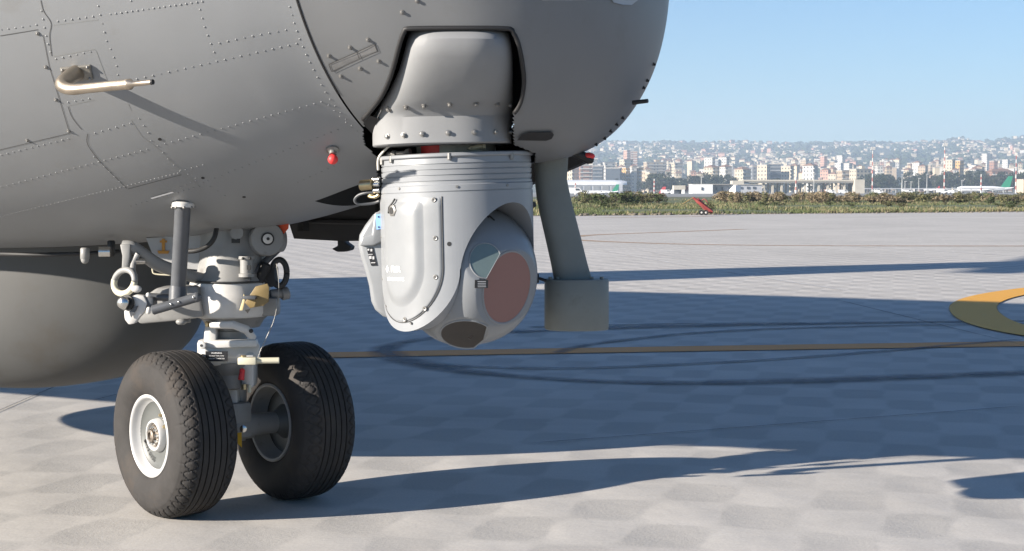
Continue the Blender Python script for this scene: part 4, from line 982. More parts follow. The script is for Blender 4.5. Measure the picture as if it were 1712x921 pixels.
#@@GEAR<
#@@BACKGROUND>
# ------------------------------------------------------------------ hills and far town
yr = interp([200, 900, 960, 1000, 1060, 1150, 1250, 1340, 1450, 1540, 1580, 1605, 1650, 1680, 1712, 1800, 2300], [240, 238, 236, 235, 238, 237, 238, 240, 238, 239, 235, 231, 236, 232, 228, 231, 240])
def terr(px, Y):
    zr = (HZ-yr(px))/F*4800; t = (Y-1850)/2950
    q = 0 if t <= 0 else (t**1.15 if t <= 1 else 1-(t-1)*1.1)
    n = pnoise(V((px*.013, Y*.0017, 3)))*9*min(1, max(0, t)*2.2)*(1 if t < .93 else .4)+pnoise(V((px*.05, Y*.006, 8)))*3*min(1, max(0, t)*3)
    return zr*q+n*(1-.5*max(0, min(1, t)))-.3
m_hill = ground_mat('hill_green', [(.030, .042, .022), (.055, .062, .03), (.04, .05, .026), (.11, .10, .06)], .012)
mb = MB(); pxs = [200+14*i for i in range(150)]; Ys = [1800+55*i for i in range(70)]
vs = [V((gx(px, Y), Y, terr(px, Y))) for Y in Ys for px in pxs]; k = len(pxs)
mb.add(vs, [(j*k+i, j*k+i+1, (j+1)*k+i+1, (j+1)*k+i) for j in range(len(Ys)-1) for i in range(k-1)])
o = mb.build('hills', m_hill, smooth=180); tag(o, kind='structure')
def leafmat(name, c, v=.35, sc=.25): return mat(name, c, .85, 0, v, sc, spec=.2)
m_wood = leafmat('far_wood_green', (.040, .055, .028), .45, .02)
rnd = random.Random(5)
ICO = bmesh.new(); bmesh.ops.create_icosphere(ICO, subdivisions=1, radius=1); icov = [v.co.copy() for v in ICO.verts]; icof = [tuple(v.index for v in f.verts) for f in ICO.faces]; ICO.free()
mb = MB()
for i in range(5200):
    px = rnd.uniform(860, 1790); Y = 1900+2950*rnd.random()**.7
    if pnoise(V((px*.02, Y*.004, 1))) < -.12: continue
    c = V((gx(px, Y), Y, terr(px, Y))); r = rnd.uniform(4, 9)*(.6 if Y < 2600 else 1)
    mb.add([c+V((v.x*r*rnd.uniform(.7, 1.3), v.y*r, (v.z*.8+.4)*r*rnd.uniform(.6, 1.0))) for v in icov], icof)
o = mb.build('woodland', m_wood); tag(o, 'dark woodland scattered over the hazy hillside behind the town', 'woodland', kind='stuff')
WC = {'cream': (.44, .375, .275), 'white': (.50, .475, .43), 'ochre': (.44, .265, .10), 'pink': (.40, .235, .175), 'grey': (.20, .21, .22), 'dark': (.05, .06, .075), 'brick': (.27, .15, .105), 'tan': (.36, .28, .195)}
def zone(px, air=False):
    return ('above the long white hangar' if px < 1050 else 'between the hangar and the twin white towers' if px < 1165 else 'around the twin white towers' if px < 1235 else 'over the left half of the elevated road' if px < 1340 else 'over the right half of the elevated road' if px < 1445 else 'between the left and middle striped masts' if px < 1565 else 'right of the middle striped mast' if px < 1640 else 'by the striped mast at the right edge')
def gzone(px): return zone(px).replace('above', 'in front of').replace('over', 'in front of').replace('around the twin white towers', 'around the white shed and trolley').replace('the twin white towers', 'the white shed')
m_wall = {k_: mat('wall_'+k_, v_, .8, 0, .08, .3) for k_, v_ in WC.items()}
m_tile = mat('roof_tile', (.20, .115, .08), .85, 0, .15, .5); m_flat = mat('roof_flat', (.33, .31, .28), .85, 0, .15, .3)
m_pane = mat('far_pane', (.06, .07, .085), .25); m_balc = mat('balcony_slab', (.48, .46, .42), .8)
m_shut = mat('shutter', (.17, .12, .08), .7)
def houses_proto(kind):
    root = None
    W_, D_, H_ = {'cream': (11, 9, 7), 'white': (9, 8, 6), 'pink': (12, 9, 8)}[kind]
    mb = MB(); mb.box((0, 0, H_/2), (W_, D_, H_)); w_ = mb.build('house', m_wall[kind])
    mb = MB(); e_ = .5
    mb.add([(-W_/2-e_, -D_/2-e_, H_), (W_/2+e_, -D_/2-e_, H_), (W_/2+e_, D_/2+e_, H_), (-W_/2-e_, D_/2+e_, H_), (-W_/2+2, 0, H_+1.9), (W_/2-2, 0, H_+1.9)], [(0, 1, 5, 4), (2, 3, 4, 5), (1, 2, 5), (3, 0, 4), (0, 3, 2, 1)])
    r_ = mb.build('roof', m_tile, w_)
    return w_
hl = {'cream': 'small cream house among trees on the far hillside', 'white': 'small white house among trees on the far hillside', 'pink': 'small pink house among trees on the far hillside'}
protos = {k_: houses_proto(k_) for k_ in hl}
used = set(); clusters = [(1060, 4300), (1010, 3900), (1120, 3300), (1180, 3600), (1275, 3700), (1280, 3000), (1345, 3400), (1420, 4500), (1520, 4600), (1630, 4200), (1690, 3700), (1600, 3300), (1370, 2900), (1230, 4600), (960, 4100), (1480, 2500), (1650, 2900)]
n_h = 0
while n_h < 285:
    if rnd.random() < .68:
        c = rnd.choice(clusters); px = rnd.gauss(c[0], 26); Y = rnd.gauss(c[1], 210)
    else: px = rnd.uniform(940, 1730); Y = rnd.uniform(2100, 4780)
    if not (930 < px < 1740 and 1950 < Y < 4790): continue
    kind = rnd.choice(['cream', 'cream', 'white', 'white', 'pink']); p = protos[kind]
    if kind in used: c = copy_tree(p)
    else: c = p; used.add(kind)
    c.location = (gx(px, Y), Y, terr(px, Y)-.5); c.rotation_euler = (0, 0, rnd.uniform(-.9, .9)); s_ = rnd.uniform(.6, 1.2); c.scale = (s_*rnd.uniform(.8, 1.5), s_, s_*rnd.uniform(.8, 1.25))
    tag(c, 'small '+kind+' house '+('near the ridge' if Y > 4000 else 'halfway up the hill' if Y > 3000 else 'low on the slope')+', '+zone(px), 'house', 'houses on the far hillside'); n_h += 1
mb = MB(); mr_ = MB()
for i in range(900):
    if rnd.random() < .75: c_ = rnd.choice(clusters); px = rnd.gauss(c_[0], 34); Y = rnd.gauss(c_[1], 260)
    else: px = rnd.uniform(940, 1730); Y = rnd.uniform(2100, 4780)
    if not (930 < px < 1740 and 1950 < Y < 4790): continue
    z = terr(px, Y); W_ = rnd.uniform(5, 11); H_ = rnd.uniform(4, 8); mb.box((gx(px, Y), Y, z+H_/2-.5), (W_, 8, H_), M.Rotation(rnd.uniform(-.8, .8), 3, 'Z')); mr_.box((gx(px, Y), Y, z+H_), (W_+.6, 8.6, .8))
o = mb.build('small_houses', m_wall['cream']); tag(o, 'countless tiny pale houses speckling the hillside', 'houses', kind='stuff')
o = mr_.build('small_roofs', m_flat); tag(o, 'countless tiny flat roofs speckling the hillside', 'roofs', kind='stuff')
# flats and towers of the town
def block(px0, px1, yt, Y, col, label=None, roof='flat', rot=0, dep=14, group=None, wins=True, yb=None, balc=False, cat='apartment block'):
    Wd = (px1-px0)/F*Y*.97; H_ = hz(yt, Y); c = V((gx((px0+px1)/2, Y), Y, 0)); b0 = 0 if yb is None else hz(yb, Y)
    rt = empty('apartment_block', c); tag(rt, label, cat, group)
    Rz = M.Rotation(rot, 4, 'Z'); 
    if rot: Wd = max(5, (Wd-dep*abs(math.sin(rot)))/math.cos(rot))
    def tr(mb): mb.v = [tuple(c+Rz @ V(v)) for v in mb.v]; return mb
    mb = MB(); mb.box((0, 0, (H_+b0)/2), (Wd, dep, H_-b0)); tr(mb).build('wall', m_wall[col], rt)
    mb = MB()
    if roof == 'tile':
        e_ = .7; mb.add([(-Wd/2-e_, -dep/2-e_, H_), (Wd/2+e_, -dep/2-e_, H_), (Wd/2+e_, dep/2+e_, H_), (-Wd/2-e_, dep/2+e_, H_), (-Wd/2+3, 0, H_+2.4), (Wd/2-3, 0, H_+2.4)], [(0, 1, 5, 4), (2, 3, 4, 5), (1, 2, 5), (3, 0, 4), (0, 3, 2, 1)])
        tr(mb).build('roof', m_tile, rt)
    else:
        mb.box((0, 0, H_+.5), (Wd+.5, dep+.5, 1.0)); tr(mb).build('roof', m_flat, rt)
        if Wd > 14: mb = MB(); mb.box((Wd*.15, 1, H_+2.2), (Wd*.22, dep*.4, 2.5)); tr(mb).build('lift_house', m_wall[col], rt)
    if wins:
        nf = max(2, int((H_-b0)/3.3)); nc = max(2, int(Wd/3.6)); mb = MB(); m2 = MB()
        for f in range(nf):
            z = b0+(f+.55)*(H_-b0)/nf
            for q in range(nc):
                if balc and q % 3 == 1: continue
                mb.box((-Wd/2+(q+.5)*Wd/nc, -dep/2, z), (Wd/nc*.45, .16, 1.5))
            for q in range(3): mb.box((-Wd/2, -dep/2+(q+.5)*dep/3, z), (.16, 1.5, 1.5))
            if balc: m2.box((0, -dep/2-.6, z-1.1), (Wd*.96, 1.2, .95))
        o = tr(mb).build('window', m_pane, rt); o['kind'] = 'stuff'
        if balc: o = tr(m2).build('balcony', m_balc if col != 'dark' else m_wall['grey'], rt); o['kind'] = 'stuff'
    return rt
T_ = [(945, 966, 277, 1500, 'cream', 'cream apartment block at the left edge of the town, beside the antenna pylon', 'flat', .5, 1), (966, 990, 277.5, 1495, 'brick', 'brick apartment block with pale balconies, right of the cream block', 'flat', .12, 1),
 (990, 1010, 278.5, 1490, 'dark', 'dark slab block with pale floor bands next to the brick balcony block', 'flat', -.15, 1), (1011, 1040, 282, 1480, 'dark', 'broad dark blue-grey block above the white hangar roof', 'flat', -.2, 0), (1005, 1016, 280, 1540, 'white', 'narrow white block wedged between two dark blocks', 'flat', .5, 1),
 (962, 984, 268, 1700, 'cream', 'cream twin-gabled block rising behind the brick balcony block', 'tile', .4, 1), (984, 998, 268, 1690, 'white', 'tall white pair of flats behind the dark slab block', 'flat', .3, 1), (1004, 1028, 273, 1690, 'white', 'white stepped flats behind the broad dark block', 'flat', .3, 1),
 (1042, 1053, 252, 2200, 'pink', 'pink tower block standing highest on the left of the town', 'flat', .35, 1), (1053, 1066, 254, 2260, 'brick', 'brick block against the right side of the pink tower', 'flat', -.1, 1),
 (1036, 1052, 281, 1500, 'ochre', 'ochre yellow block beside the broad dark block', 'flat', .5, 1), (1052, 1062, 281, 1495, 'white', 'white balconied block between two ochre blocks', 'flat', .2, 1), (1062, 1073, 281, 1500, 'ochre', 'second ochre block, right of the white balconied block', 'flat', .3, 1), (1073, 1097, 287, 1450, 'tan', 'tan row of flats right of the ochre blocks', 'flat', .3, 1), (1080, 1094, 289, 1300, 'cream', 'low cream flats in front of the tan row', 'flat', .2, 1),
 (1035, 1058, 268, 1800, 'cream', 'cream flats below the pink tower', 'flat', .4, 1), (1075, 1112, 272, 1900, 'tan', 'long tan block in the middle of the left town', 'flat', .25, 1), (1120, 1140, 273, 1900, 'cream', 'cream block left of the white twin towers', 'flat', .35, 1),
 (1179.5, 1191.5, 265, 1800, 'white', 'left white tower of the twin towers', 'flat', .75, 0), (1203, 1215, 264.5, 1800, 'white', 'right white tower of the twin towers', 'flat', .75, 0), (1197, 1205, 268, 1830, 'grey', 'grey tower between the white twin towers', 'flat', .5, 0),
 (1176, 1203, 280, 1450, 'cream', 'cream block with red roof under the left twin tower', 'tile', .6, 1), (1203, 1222, 279, 1440, 'white', 'white block with red roof under the right twin tower', 'tile', .3, 1), (1228, 1254, 283, 1430, 'cream', 'pale flats with brown roof above the left end of the elevated road', 'tile', .5, 1),
 (1253, 1271, 279, 1500, 'grey', 'plain grey slab right of the pale flats', 'flat', .1, 0), (1269, 1283, 277, 1490, 'cream', 'cream windowless slab beside the blue-grey slab', 'flat', .7, 0), (1283, 1307, 275, 1520, 'dark', 'blue-grey slab block in shade above the elevated road', 'flat', -.2, 1),
 (1308, 1323, 279, 1500, 'cream', 'cream ribbed block standing alone above the elevated road', 'flat', .65, 1), (1341, 1366, 277, 1450, 'white', 'white block with red roof and dark balconies above the elevated road', 'tile', .75, 1), (1371, 1381, 262, 2300, 'pink', 'pink box shaped block on the lower slope', 'flat', .3, 0), (1398, 1411, 261, 2300, 'white', 'white pair of blocks on the lower slope right of the pink box', 'flat', .5, 1),
 (1399, 1420, 286, 1420, 'tan', 'low tan building with a flat roof left of the long cream hall', 'flat', .2, 1), (1420, 1454, 284, 1400, 'cream', 'long cream hall behind the trees left of the striped mast', 'flat', .3, 0), (1580, 1591, 268.5, 1700, 'cream', 'tall cream tower right of the middle striped mast', 'flat', .6, 0), (1596, 1605, 269.5, 1720, 'ochre', 'ochre and dark tower beside the tall cream tower', 'flat', .4, 0),
 (1655, 1663, 270, 1900, 'brick', 'small brick red tower low on the right slope', 'flat', .2, 0), (1650, 1690, 287, 1380, 'brick', 'long brick red building behind the trees on the right', 'tile', .1, 1), (1640, 1656, 258, 2500, 'white', 'large white block high on the right slope', 'flat', .4, 1), (1528, 1536, 272, 1900, 'white', 'white house block left of the middle striped mast', 'tile', .5, 0)]
for a, b, yt, Y, col, lab, rf, ro, ba in T_: block(a, b, yt, Y, col, lab, rf, ro, 12, None, True, None, bool(ba))
fl = {'cream': 'low cream building in the dense town at the foot of the hills', 'white': 'low white building in the dense town at the foot of the hills', 'tan': 'low tan building in the dense town at the foot of the hills', 'pink': 'low pink building in the dense town at the foot of the hills'}
for i in range(170):
    px = rnd.uniform(935, 1725); Y = rnd.uniform(1560, 2500); wpx = rnd.uniform(4, 11); yt = rnd.uniform(279, 299)-(Y-1560)/940*15
    col = rnd.choice(['cream', 'white', 'tan', 'pink', 'cream', 'white'])
    rt = block(px, px+wpx, yt, Y, col, 'low '+col+' building in the town, '+zone(px), rnd.choice(['tile', 'flat']), rnd.uniform(-.3, .8), 11, 'low buildings of the town', rnd.random() < .7)
# ------------------------------------------------------------------ trees
m_bark = mat('bark', (.07, .055, .04), .9)
m_tree = [leafmat('tree_green', (.032, .043, .02)), leafmat('pine_green', (.022, .033, .019)), leafmat('olive_green', (.042, .048, .026))]
def leaves(mb, c, rad, n, size, rr, flat=.8):
    for i in range(n):
        d = V((rr.gauss(0, 1), rr.gauss(0, 1), rr.gauss(0, 1))).normalized(); p = V(c)+V((d.x*rad[0], d.y*rad[1], d.z*rad[2]))*rr.uniform(.55, 1.05)
        u = V((rr.gauss(0, 1), rr.gauss(0, 1), rr.gauss(0, .7))).normalized(); v = u.cross(d).normalized()*size*rr.uniform(.4, 1); u = u*size*rr.uniform(.5, 1.1)
        mb.add([p-u-v*.5, p+u*.2-v, p+u, p-u*.1+v], [(0, 1, 2, 3)])
def tree_proto(i):
    rr = random.Random(40+i); rt = empty('tree', (0, 0, 0)); H_ = 1.0
    mb = MB(); mb.tube([(0, 0, 0), (.01, 0, .25), (.0, .01, .5), (.02, 0, .75)], [.035, .028, .02, .008], 6)
    for q in range(5):
        a = rr.uniform(0, 6.28); z = rr.uniform(.25, .5); mb.tube([(0, 0, z), (.15*math.cos(a), .15*math.sin(a), z+.15), (.26*math.cos(a), .26*math.sin(a), z+.3)], [.014, .009, .004], 5)
    mb.build('trunk', m_bark, rt); mb = MB()
    for q in range(9+i):
        a = rr.uniform(0, 6.28); r_ = rr.uniform(.08, .3); z = rr.uniform(.3, .86)
        leaves(mb, (r_*math.cos(a), r_*math.sin(a), z), (rr.uniform(.11, .2), rr.uniform(.11, .2), rr.uniform(.09, .16)), 46, .045, rr)
    mb.build('crown', m_tree[i % 3], rt); return rt
tp_ = [tree_proto(i) for i in range(5)]; tused = [False]*5
tl = ['dark green tree below the town, ', 'blackish green pine below the town, ', 'olive green tree below the town, ']
def put_tree(px, Y, h, wd, i):
    if tused[i]: t = copy_tree(tp_[i])
    else: t = tp_[i]; tused[i] = True
    t.location = (gx(px, Y), Y, -.1); t.scale = (wd, wd, h); t.rotation_euler = (0, 0, rnd.uniform(0, 6)); tag(t, tl[i % 3]+gzone(px), 'tree', 'trees of the belt below the town')
for i in range(190):
    r_ = rnd.random()
    if r_ < .36: px = rnd.uniform(1084, 1232); top = rnd.uniform(287, 303)
    elif r_ < .44: px = rnd.uniform(1250, 1420); top = rnd.uniform(296, 304)
    elif r_ < .92: px = rnd.uniform(1436, 1730); top = rnd.uniform(283, 299)
    else: px = rnd.uniform(930, 1085); top = rnd.uniform(296, 304)
    Y = rnd.uniform(1060, 1280); put_tree(px, Y, hz(top, Y)*1.04, rnd.uniform(9, 15), rnd.randrange(5))
# ------------------------------------------------------------------ airport buildings
m_shed = mat('white_sheet_metal', (.72, .72, .71), .5, 0, .05, .2); m_sheds = mat('grey_sheet_metal', (.36, .37, .39), .5, 0, .05, .2); m_conc = mat('bridge_concrete', (.42, .39, .33), .85, 0, .1, .2)
m_concd = mat('deck_shadow_concrete', (.27, .265, .25), .85, 0, .1, .2)
Yh = 980; rt = empty('hangar', (gx(990, Yh), Yh, 0)); tag(rt, 'long white hangar with a rounded roof below the town, beside the antenna pylon', 'hangar')
mb = MB(); vs = []; x0, x1 = gx(925, Yh), gx(1046, Yh); nn2 = 14; hgt = hz(301, Yh)
for x, k_ in ((x0, 1), (x0+(x1-x0)*.8, 1), (x0+(x1-x0)*.93, .96), (x1, .78)):
    for i in range(nn2+1): a = math.pi*i/nn2; vs.append(V((x, Yh-14*math.cos(a)*k_, 5+(hgt-5)*math.sin(a)**.6*k_)))
mb.add(vs, [(j*(nn2+1)+i, j*(nn2+1)+i+1, (j+1)*(nn2+1)+i+1, (j+1)*(nn2+1)+i) for j in range(3) for i in range(nn2)]); mb.build('roof', m_shed, rt, smooth=40)
mb = MB(); mb.box(((x0+x1)/2-1, Yh, 2.6), (x1-x0-4, 27, 5.2)); mb.build('wall', m_sheds, rt)
for i in range(7): mb = MB(); mb.box((x0+4+(x1-x0-9)*i/6.5, Yh-13.6, 2.2), (4.2, .3, 4.2)); mb.build('door', m_wall['grey'], rt)
Ysd = 640; rt = empty('shed', (gx(1195, Ysd), Ysd, 0)); tag(rt, 'bright white flat-roofed shed behind the red trolley', 'shed')
def bx(px0, px1, y0, y1, Y, dep, name, m, par, rot=0):
    mb = MB(); mb.box((gx((px0+px1)/2, Y), Y, (hz(y0, Y)+max(-.0, hz(y1, Y)))/2), ((px1-px0)/F*Y, dep, hz(y0, Y)-max(0, hz(y1, Y))), M.Rotation(rot, 3, 'Z')); return mb.build(name, m, par)
bx(1154, 1188, 308.5, 335, Ysd, 12, 'wall', m_shed, rt); bx(1188, 1222, 308.8, 335, Ysd+3, 10, 'wing_wall', m_sheds, rt, -.1)
bx(1153, 1223, 307.6, 308.6, Ysd+1, 13, 'roof', m_flat, rt); bx(1218, 1229, 310, 335, Ysd-2, 8, 'porch', m_shed, rt, .5)
for x in (1172, 1196, 1206): bx(x, x+2.5, 313, 318, Ysd-6.1 if x < 1188 else Ysd-2.2, .4, 'window', m_pane, rt)
rt = empty('gatehouse', (gx(1135, 620), 620, 0)); tag(rt, 'small gatehouse with white pillars and a tan upper floor left of the white shed', 'gatehouse')
bx(1122, 1126, 317, 335, 620, 2, 'pillar', m_shed, rt); bx(1139, 1144, 317, 335, 620, 2, 'pillar', m_shed, rt); bx(1125, 1144, 310, 317, 622, 6, 'upper_floor', m_conc, rt); bx(1126, 1139, 317, 335, 624, 3, 'wall', m_wall['dark'], rt); bx(1144, 1149, 311, 320, 623, 4, 'side_wall', m_wall['pink'], rt)
Yv = 700; rt = empty('elevated_road', (gx(1330, Yv), Yv, 0)); tag(rt, 'elevated concrete road on many piers behind the grass', 'viaduct')
bx(1238, 1440, 300.5, 303.5, Yv, 9, 'parapet', m_conc, rt); bx(1238, 1438, 303.5, 306, Yv, 8, 'deck', m_concd, rt); bx(1222, 1241, 302, 309, Yv-3, 8, 'abutment', m_conc, rt); bx(1424, 1440, 300.2, 334, Yv-1.5, 11, 'end_wall', m_conc, rt)
for x in (1256, 1276, 1291, 1306, 1330, 1345, 1368, 1383, 1397, 1411):
    bx(x-1.6, x+1.6, 306, 335, Yv-2, 1.2, 'pier', m_conc, rt); bx(x+6, x+8.5, 306, 335, Yv+4, 1.2, 'pier', m_conc, rt)
rt = empty('terminal_block', (gx(1258, 690), 690, 0)); tag(rt, 'low grey building with pale windows between the white shed and the elevated road', 'building')
bx(1229, 1270, 309, 335, 672, 10, 'wall', m_sheds, rt); bx(1228, 1271, 308.2, 309.2, 672, 11, 'roof', m_flat, rt)
for x in (1236, 1248, 1258): bx(x, x+4, 312, 316, 666.8, .3, 'window', m_pane, rt)
rt = empty('terminal_block', (gx(1706, 900), 900, 0)); tag(rt, 'pale yellow flat building at the right edge behind the airliner', 'building'); bx(1703, 1740, 300, 335, 900, 14, 'wall', m_wall['cream'], rt); bx(1702.5, 1741, 299.4, 300.2, 900, 15, 'roof', m_flat, rt)
# airliners
m_air = mat('airliner_white', (.75, .75, .75), .35); m_airg = mat('airliner_green', (.02, .24, .13), .4); m_airr = mat('airliner_red', (.5, .06, .06), .45)
def airliner(px0, px1, ytop, Y, tail, label, sgn=1):
    x0, x1 = gx(px0, Y), gx(px1, Y); ln = abs(x1-x0); r_ = ln*.052; zc = hz(ytop, Y)-r_; c = V(((x0+x1)/2, Y, 0)); rt = empty('airliner', c); tag(rt, label, 'airliner')
    d = V((1, 0, 0)) if sgn > 0 else V((-1, 0, 0)); nose = V((x0 if sgn > 0 else x1, Y, zc))
    mb = MB(); mb.lathe([(.02, 0), (r_*.55, ln*.02), (r_*.9, ln*.07), (r_, ln*.13), (r_, ln*.66), (r_*.7, ln*.82), (r_*.12, ln)], nose, d, 20); mb.build('fuselage', m_air, rt, smooth=50)
    f0 = nose+d*ln*.80+V((0, 0, r_*.6)); hh = ln*.2
    mb = MB(); mb.prism([f0, f0+d*ln*.17, f0+d*ln*.22+V((0, 0, hh)), f0+d*ln*.14+V((0, 0, hh))], V((0, .35, 0))); mb.build('tail_fin', tail, rt)
    for s_ in (-1, 1):
        w0 = nose+d*ln*.38+V((0, s_*r_*.8, -r_*.5)); mb = MB(); mb.prism([w0, w0+d*ln*.16, w0+d*ln*.27+V((0, s_*ln*.42, ln*.03)), w0+d*ln*.22+V((0, s_*ln*.42, ln*.03))], V((0, 0, .4))); mb.build('wing', m_air, rt)
        mb = MB(); e = w0+d*ln*.03+V((0, s_*ln*.13, -r_*.5)); mb.lathe([(r_*.35, 0), (r_*.45, ln*.02), (r_*.4, ln*.08), (r_*.2, ln*.1)], e, d, 14); mb.build('engine', m_sheds, rt, smooth=40)
        w0 = nose+d*ln*.86+V((0, s_*r_*.3, r_*.2)); mb = MB(); mb.prism([w0, w0+d*ln*.08, w0+d*ln*.13+V((0, s_*ln*.15, .3)), w0+d*ln*.1+V((0, s_*ln*.15, .3))], V((0, 0, .25))); mb.build('tailplane', m_air, rt)
    mb = MB(); mb.box(nose+d*ln*.36+V((0, -r_*.98, r_*.25)), (ln*.5, .1, r_*.16)); mb.build('window_band', m_pane, rt)
    for t, y in ((.12, 0), (.5, -2.2), (.5, 2.2)): mb = MB(); mb.cyl(nose+d*ln*t+V((0, y, -r_*.6)), (nose+d*ln*t).xy.to_3d()+V((0, y, .4)), .2, n=8); mb.lathe([(.55, -.3), (.55, .3)], (nose+d*ln*t).xy.to_3d()+V((0, y, .55)), (0, 1, 0), 12); mb.build('landing_gear', m_ink, rt)
    return rt
airliner(1598, 1690, 311, 880, m_airg, 'white airliner with a green tail fin at the right, behind the bushes')
airliner(976, 1034, 318.5, 760, m_airg, 'white airliner with a green and white tail fin in front of the long hangar')
airliner(1046, 1112, 324, 700, m_airr, 'low white aircraft with a red and white tail left of the gatehouse')
airliner(1543, 1570, 316, 900, m_airr, 'small white aircraft with a red tail tip left of the striped mast')
# vans and cars parked along the far apron
def van_proto():
    rt = empty('van', (0, 0, 0)); mb = MB(); mb.prism([(-2.4, -.9, .4), (2.4, -.9, .4), (2.4, -.9, 1.1), (1.6, -.9, 2.0), (-2.4, -.9, 2.1)], (0, 1.8, 0)); mb.build('body', m_shed, rt)
    mb = MB(); mb.prism([(.5, -.92, 1.2), (2.0, -.92, 1.2), (1.5, -.92, 1.8), (.5, -.92, 1.85)], (0, 1.84, 0)); mb.build('window', m_pane, rt)
    for x in (-1.5, 1.5): mb = MB(); mb.lathe([(.36, -.95), (.36, .95)], (x, 0, .36), (0, 1, 0), 12); mb.build('wheel', m_ink, rt)
    return rt
vp = van_proto()
for i, (px, Y, s_, lab) in enumerate([(959, 420, 1.5, 'white van at the left end of the far apron, below the banded pole'), (1388, 600, 1.2, 'first white van under the elevated road'), (1409, 600, 1.2, 'second white van under the elevated road, beside its end wall'), (1468, 620, 1.2, 'white van just right of the left striped mast'), (1516, 640, 1.3, 'white van among the thin lamp posts'), (1575, 620, 1.5, 'white van at the foot of the middle striped mast'), (1592, 640, 1.2, 'white van between the middle striped mast and the airliner nose'), (1113, 560, 1.2, 'white van left of the gatehouse pillars')]):
    t = vp if i == 0 else copy_tree(vp); t.location = (gx(px, Y), Y, 0); s_ *= .62; t.scale = (s_, s_, s_); tag(t, lab, 'van', 'white vans on the far apron')
# masts and posts
m_mr = mat('mast_red', (.30, .09, .075), .6); m_mw = mat('mast_white', (.5, .48, .45), .6); m_post = mat('post_grey', (.42, .42, .4), .6)
def mast(px, yt, Y, r_, label, bands=9, head=True, frac=1.0):
    rt = empty('light_mast', (gx(px, Y), Y, 0)); tag(rt, label, 'mast'); H_ = hz(yt, Y)
    for i in range(bands): mb = MB(); mb.cyl((gx(px, Y), Y, H_*i/bands), (gx(px, Y), Y, H_*(i+1)/bands), r_*(1.2-.5*i/bands), r_*(1.2-.5*(i+1)/bands), 10); mb.build('band', m_mr if i % 2 else m_mw, rt, smooth=40)
    if head:
        mb = MB(); mb.box((gx(px, Y), Y, H_+.3), (2.2, 1.6, .5)); mb.build('platform', m_post, rt)
        for x in (-.8, 0, .8): mb = MB(); mb.box((gx(px, Y)+x, Y-.5, H_+1.1), (.6, .5, .9)); mb.build('floodlight', m_mw, rt)
mast(1457.5, 251, 800, .3, 'tall red and white striped mast left of the lamp posts', 11); mast(1577.5, 245, 760, .3, 'tall red and white striped mast in the middle, left of the airliner', 13); mast(1697, 254, 760, .32, 'tall red and white striped mast at the right edge, behind the airliner tail', 11)
mast(1330, 296, 690, .35, 'short striped pole with an orange top rising above the elevated road', 5, False); mast(962, 306, 430, .22, 'short white and red banded pole above the white van at the left', 6, False); mast(1093.5, 299, 640, .3, 'banded pole in front of the dark trees left of the gatehouse', 7, False); mast(1639, 291, 820, .4, 'slim red and white pole behind the airliner', 7, False)
for px, yt, Y, lab in ((1507, 292, 760, 'thickest lamp post of the row right of the left striped mast'), (1512, 303, 780, 'short lamp post just right of the thickest one'), (1522, 304, 790, 'short lamp post in the middle of the row'), (1535, 298, 790, 'pale lamp post left of the tallest thin one'), (1548.5, 291, 760, 'tall thin lamp post near the small red-tailed aircraft'), (1360, 291, 690, 'thin grey lamp post rising above the elevated road'), (1607, 302, 800, 'thin lamp post above the nose of the airliner'), (1172, 296, 640, 'thin post above the white shed')):
    rt = empty('lamp_post', (gx(px, Y), Y, 0)); tag(rt, lab, 'lamp post', 'lamp posts on the far apron'); H_ = hz(yt, Y); mb = MB(); mb.cyl((gx(px, Y), Y, 0), (gx(px, Y), Y, H_), .2 if px != 1507 else .34, .12, 8); mb.build('pole', m_post, rt, smooth=40); mb = MB(); mb.box((gx(px, Y)+.3, Y, H_), (1.2, .4, .25)); mb.build('lamp_head', m_mw, rt)
rt = empty('crash_barrier', (gx(1500, 560), 560, 0)); tag(rt, 'pale low barrier along the far apron behind the bushes', 'barrier')
bx(1440, 1690, 314.5, 316, 860, .4, 'rail', m_sheds, rt)
for i in range(14): bx(1442+18*i, 1443+18*i, 316, 330, 860.3, .3, 'post', m_post, rt)
# ------------------------------------------------------------------ red trolley at the apron edge
Yc = 58.3; cx_ = gx(1174, Yc); rt = empty('hand_trolley', (cx_, Yc, 0)); tag(rt, 'red two-wheeled equipment trolley tipped on the apron edge', 'trolley')
m_tr = mat('trolley_red', (.24, .045, .04), .6, 0, .2, 4)
def tz(px, py, dy=0): return V((gx(px, Yc), Yc+dy, hz(py, Yc)))
for dy in (-.22, .22): mb = MB(); mb.tube([tz(1158, 330, dy), tz(1166, 336, dy), tz(1190, 354, dy)], .035, 8); mb.build('rail', m_tr, rt, smooth=60)
for t in (.15, .4, .65, .9): p = tz(1158, 330).lerp(tz(1190, 354), t); mb = MB(); mb.cyl(p+V((0, -.22, 0)), p+V((0, .22, 0)), .022, n=8); mb.build('crossbar', m_tr, rt, smooth=60)
mb = MB(); mb.prism([tz(1168, 341, -.2), tz(1176, 340, -.2), tz(1191, 352, -.2), tz(1190, 357, -.2), tz(1182, 355.5, -.2)], (0, .4, 0)); mb.build('tray', m_tr, rt, bevel=.015)
mb = MB(); mb.cyl(tz(1164, 333), tz(1176, 344), .09, n=14, bev=.03); mb.build('bottle', m_tr, rt, smooth=50)
mb = MB(); mb.tube([tz(1172, 336, .0), tz(1176, 332.5), tz(1180, 334), tz(1184, 341)], .022, 8); mb.build('hose', m_mr, rt, smooth=90)
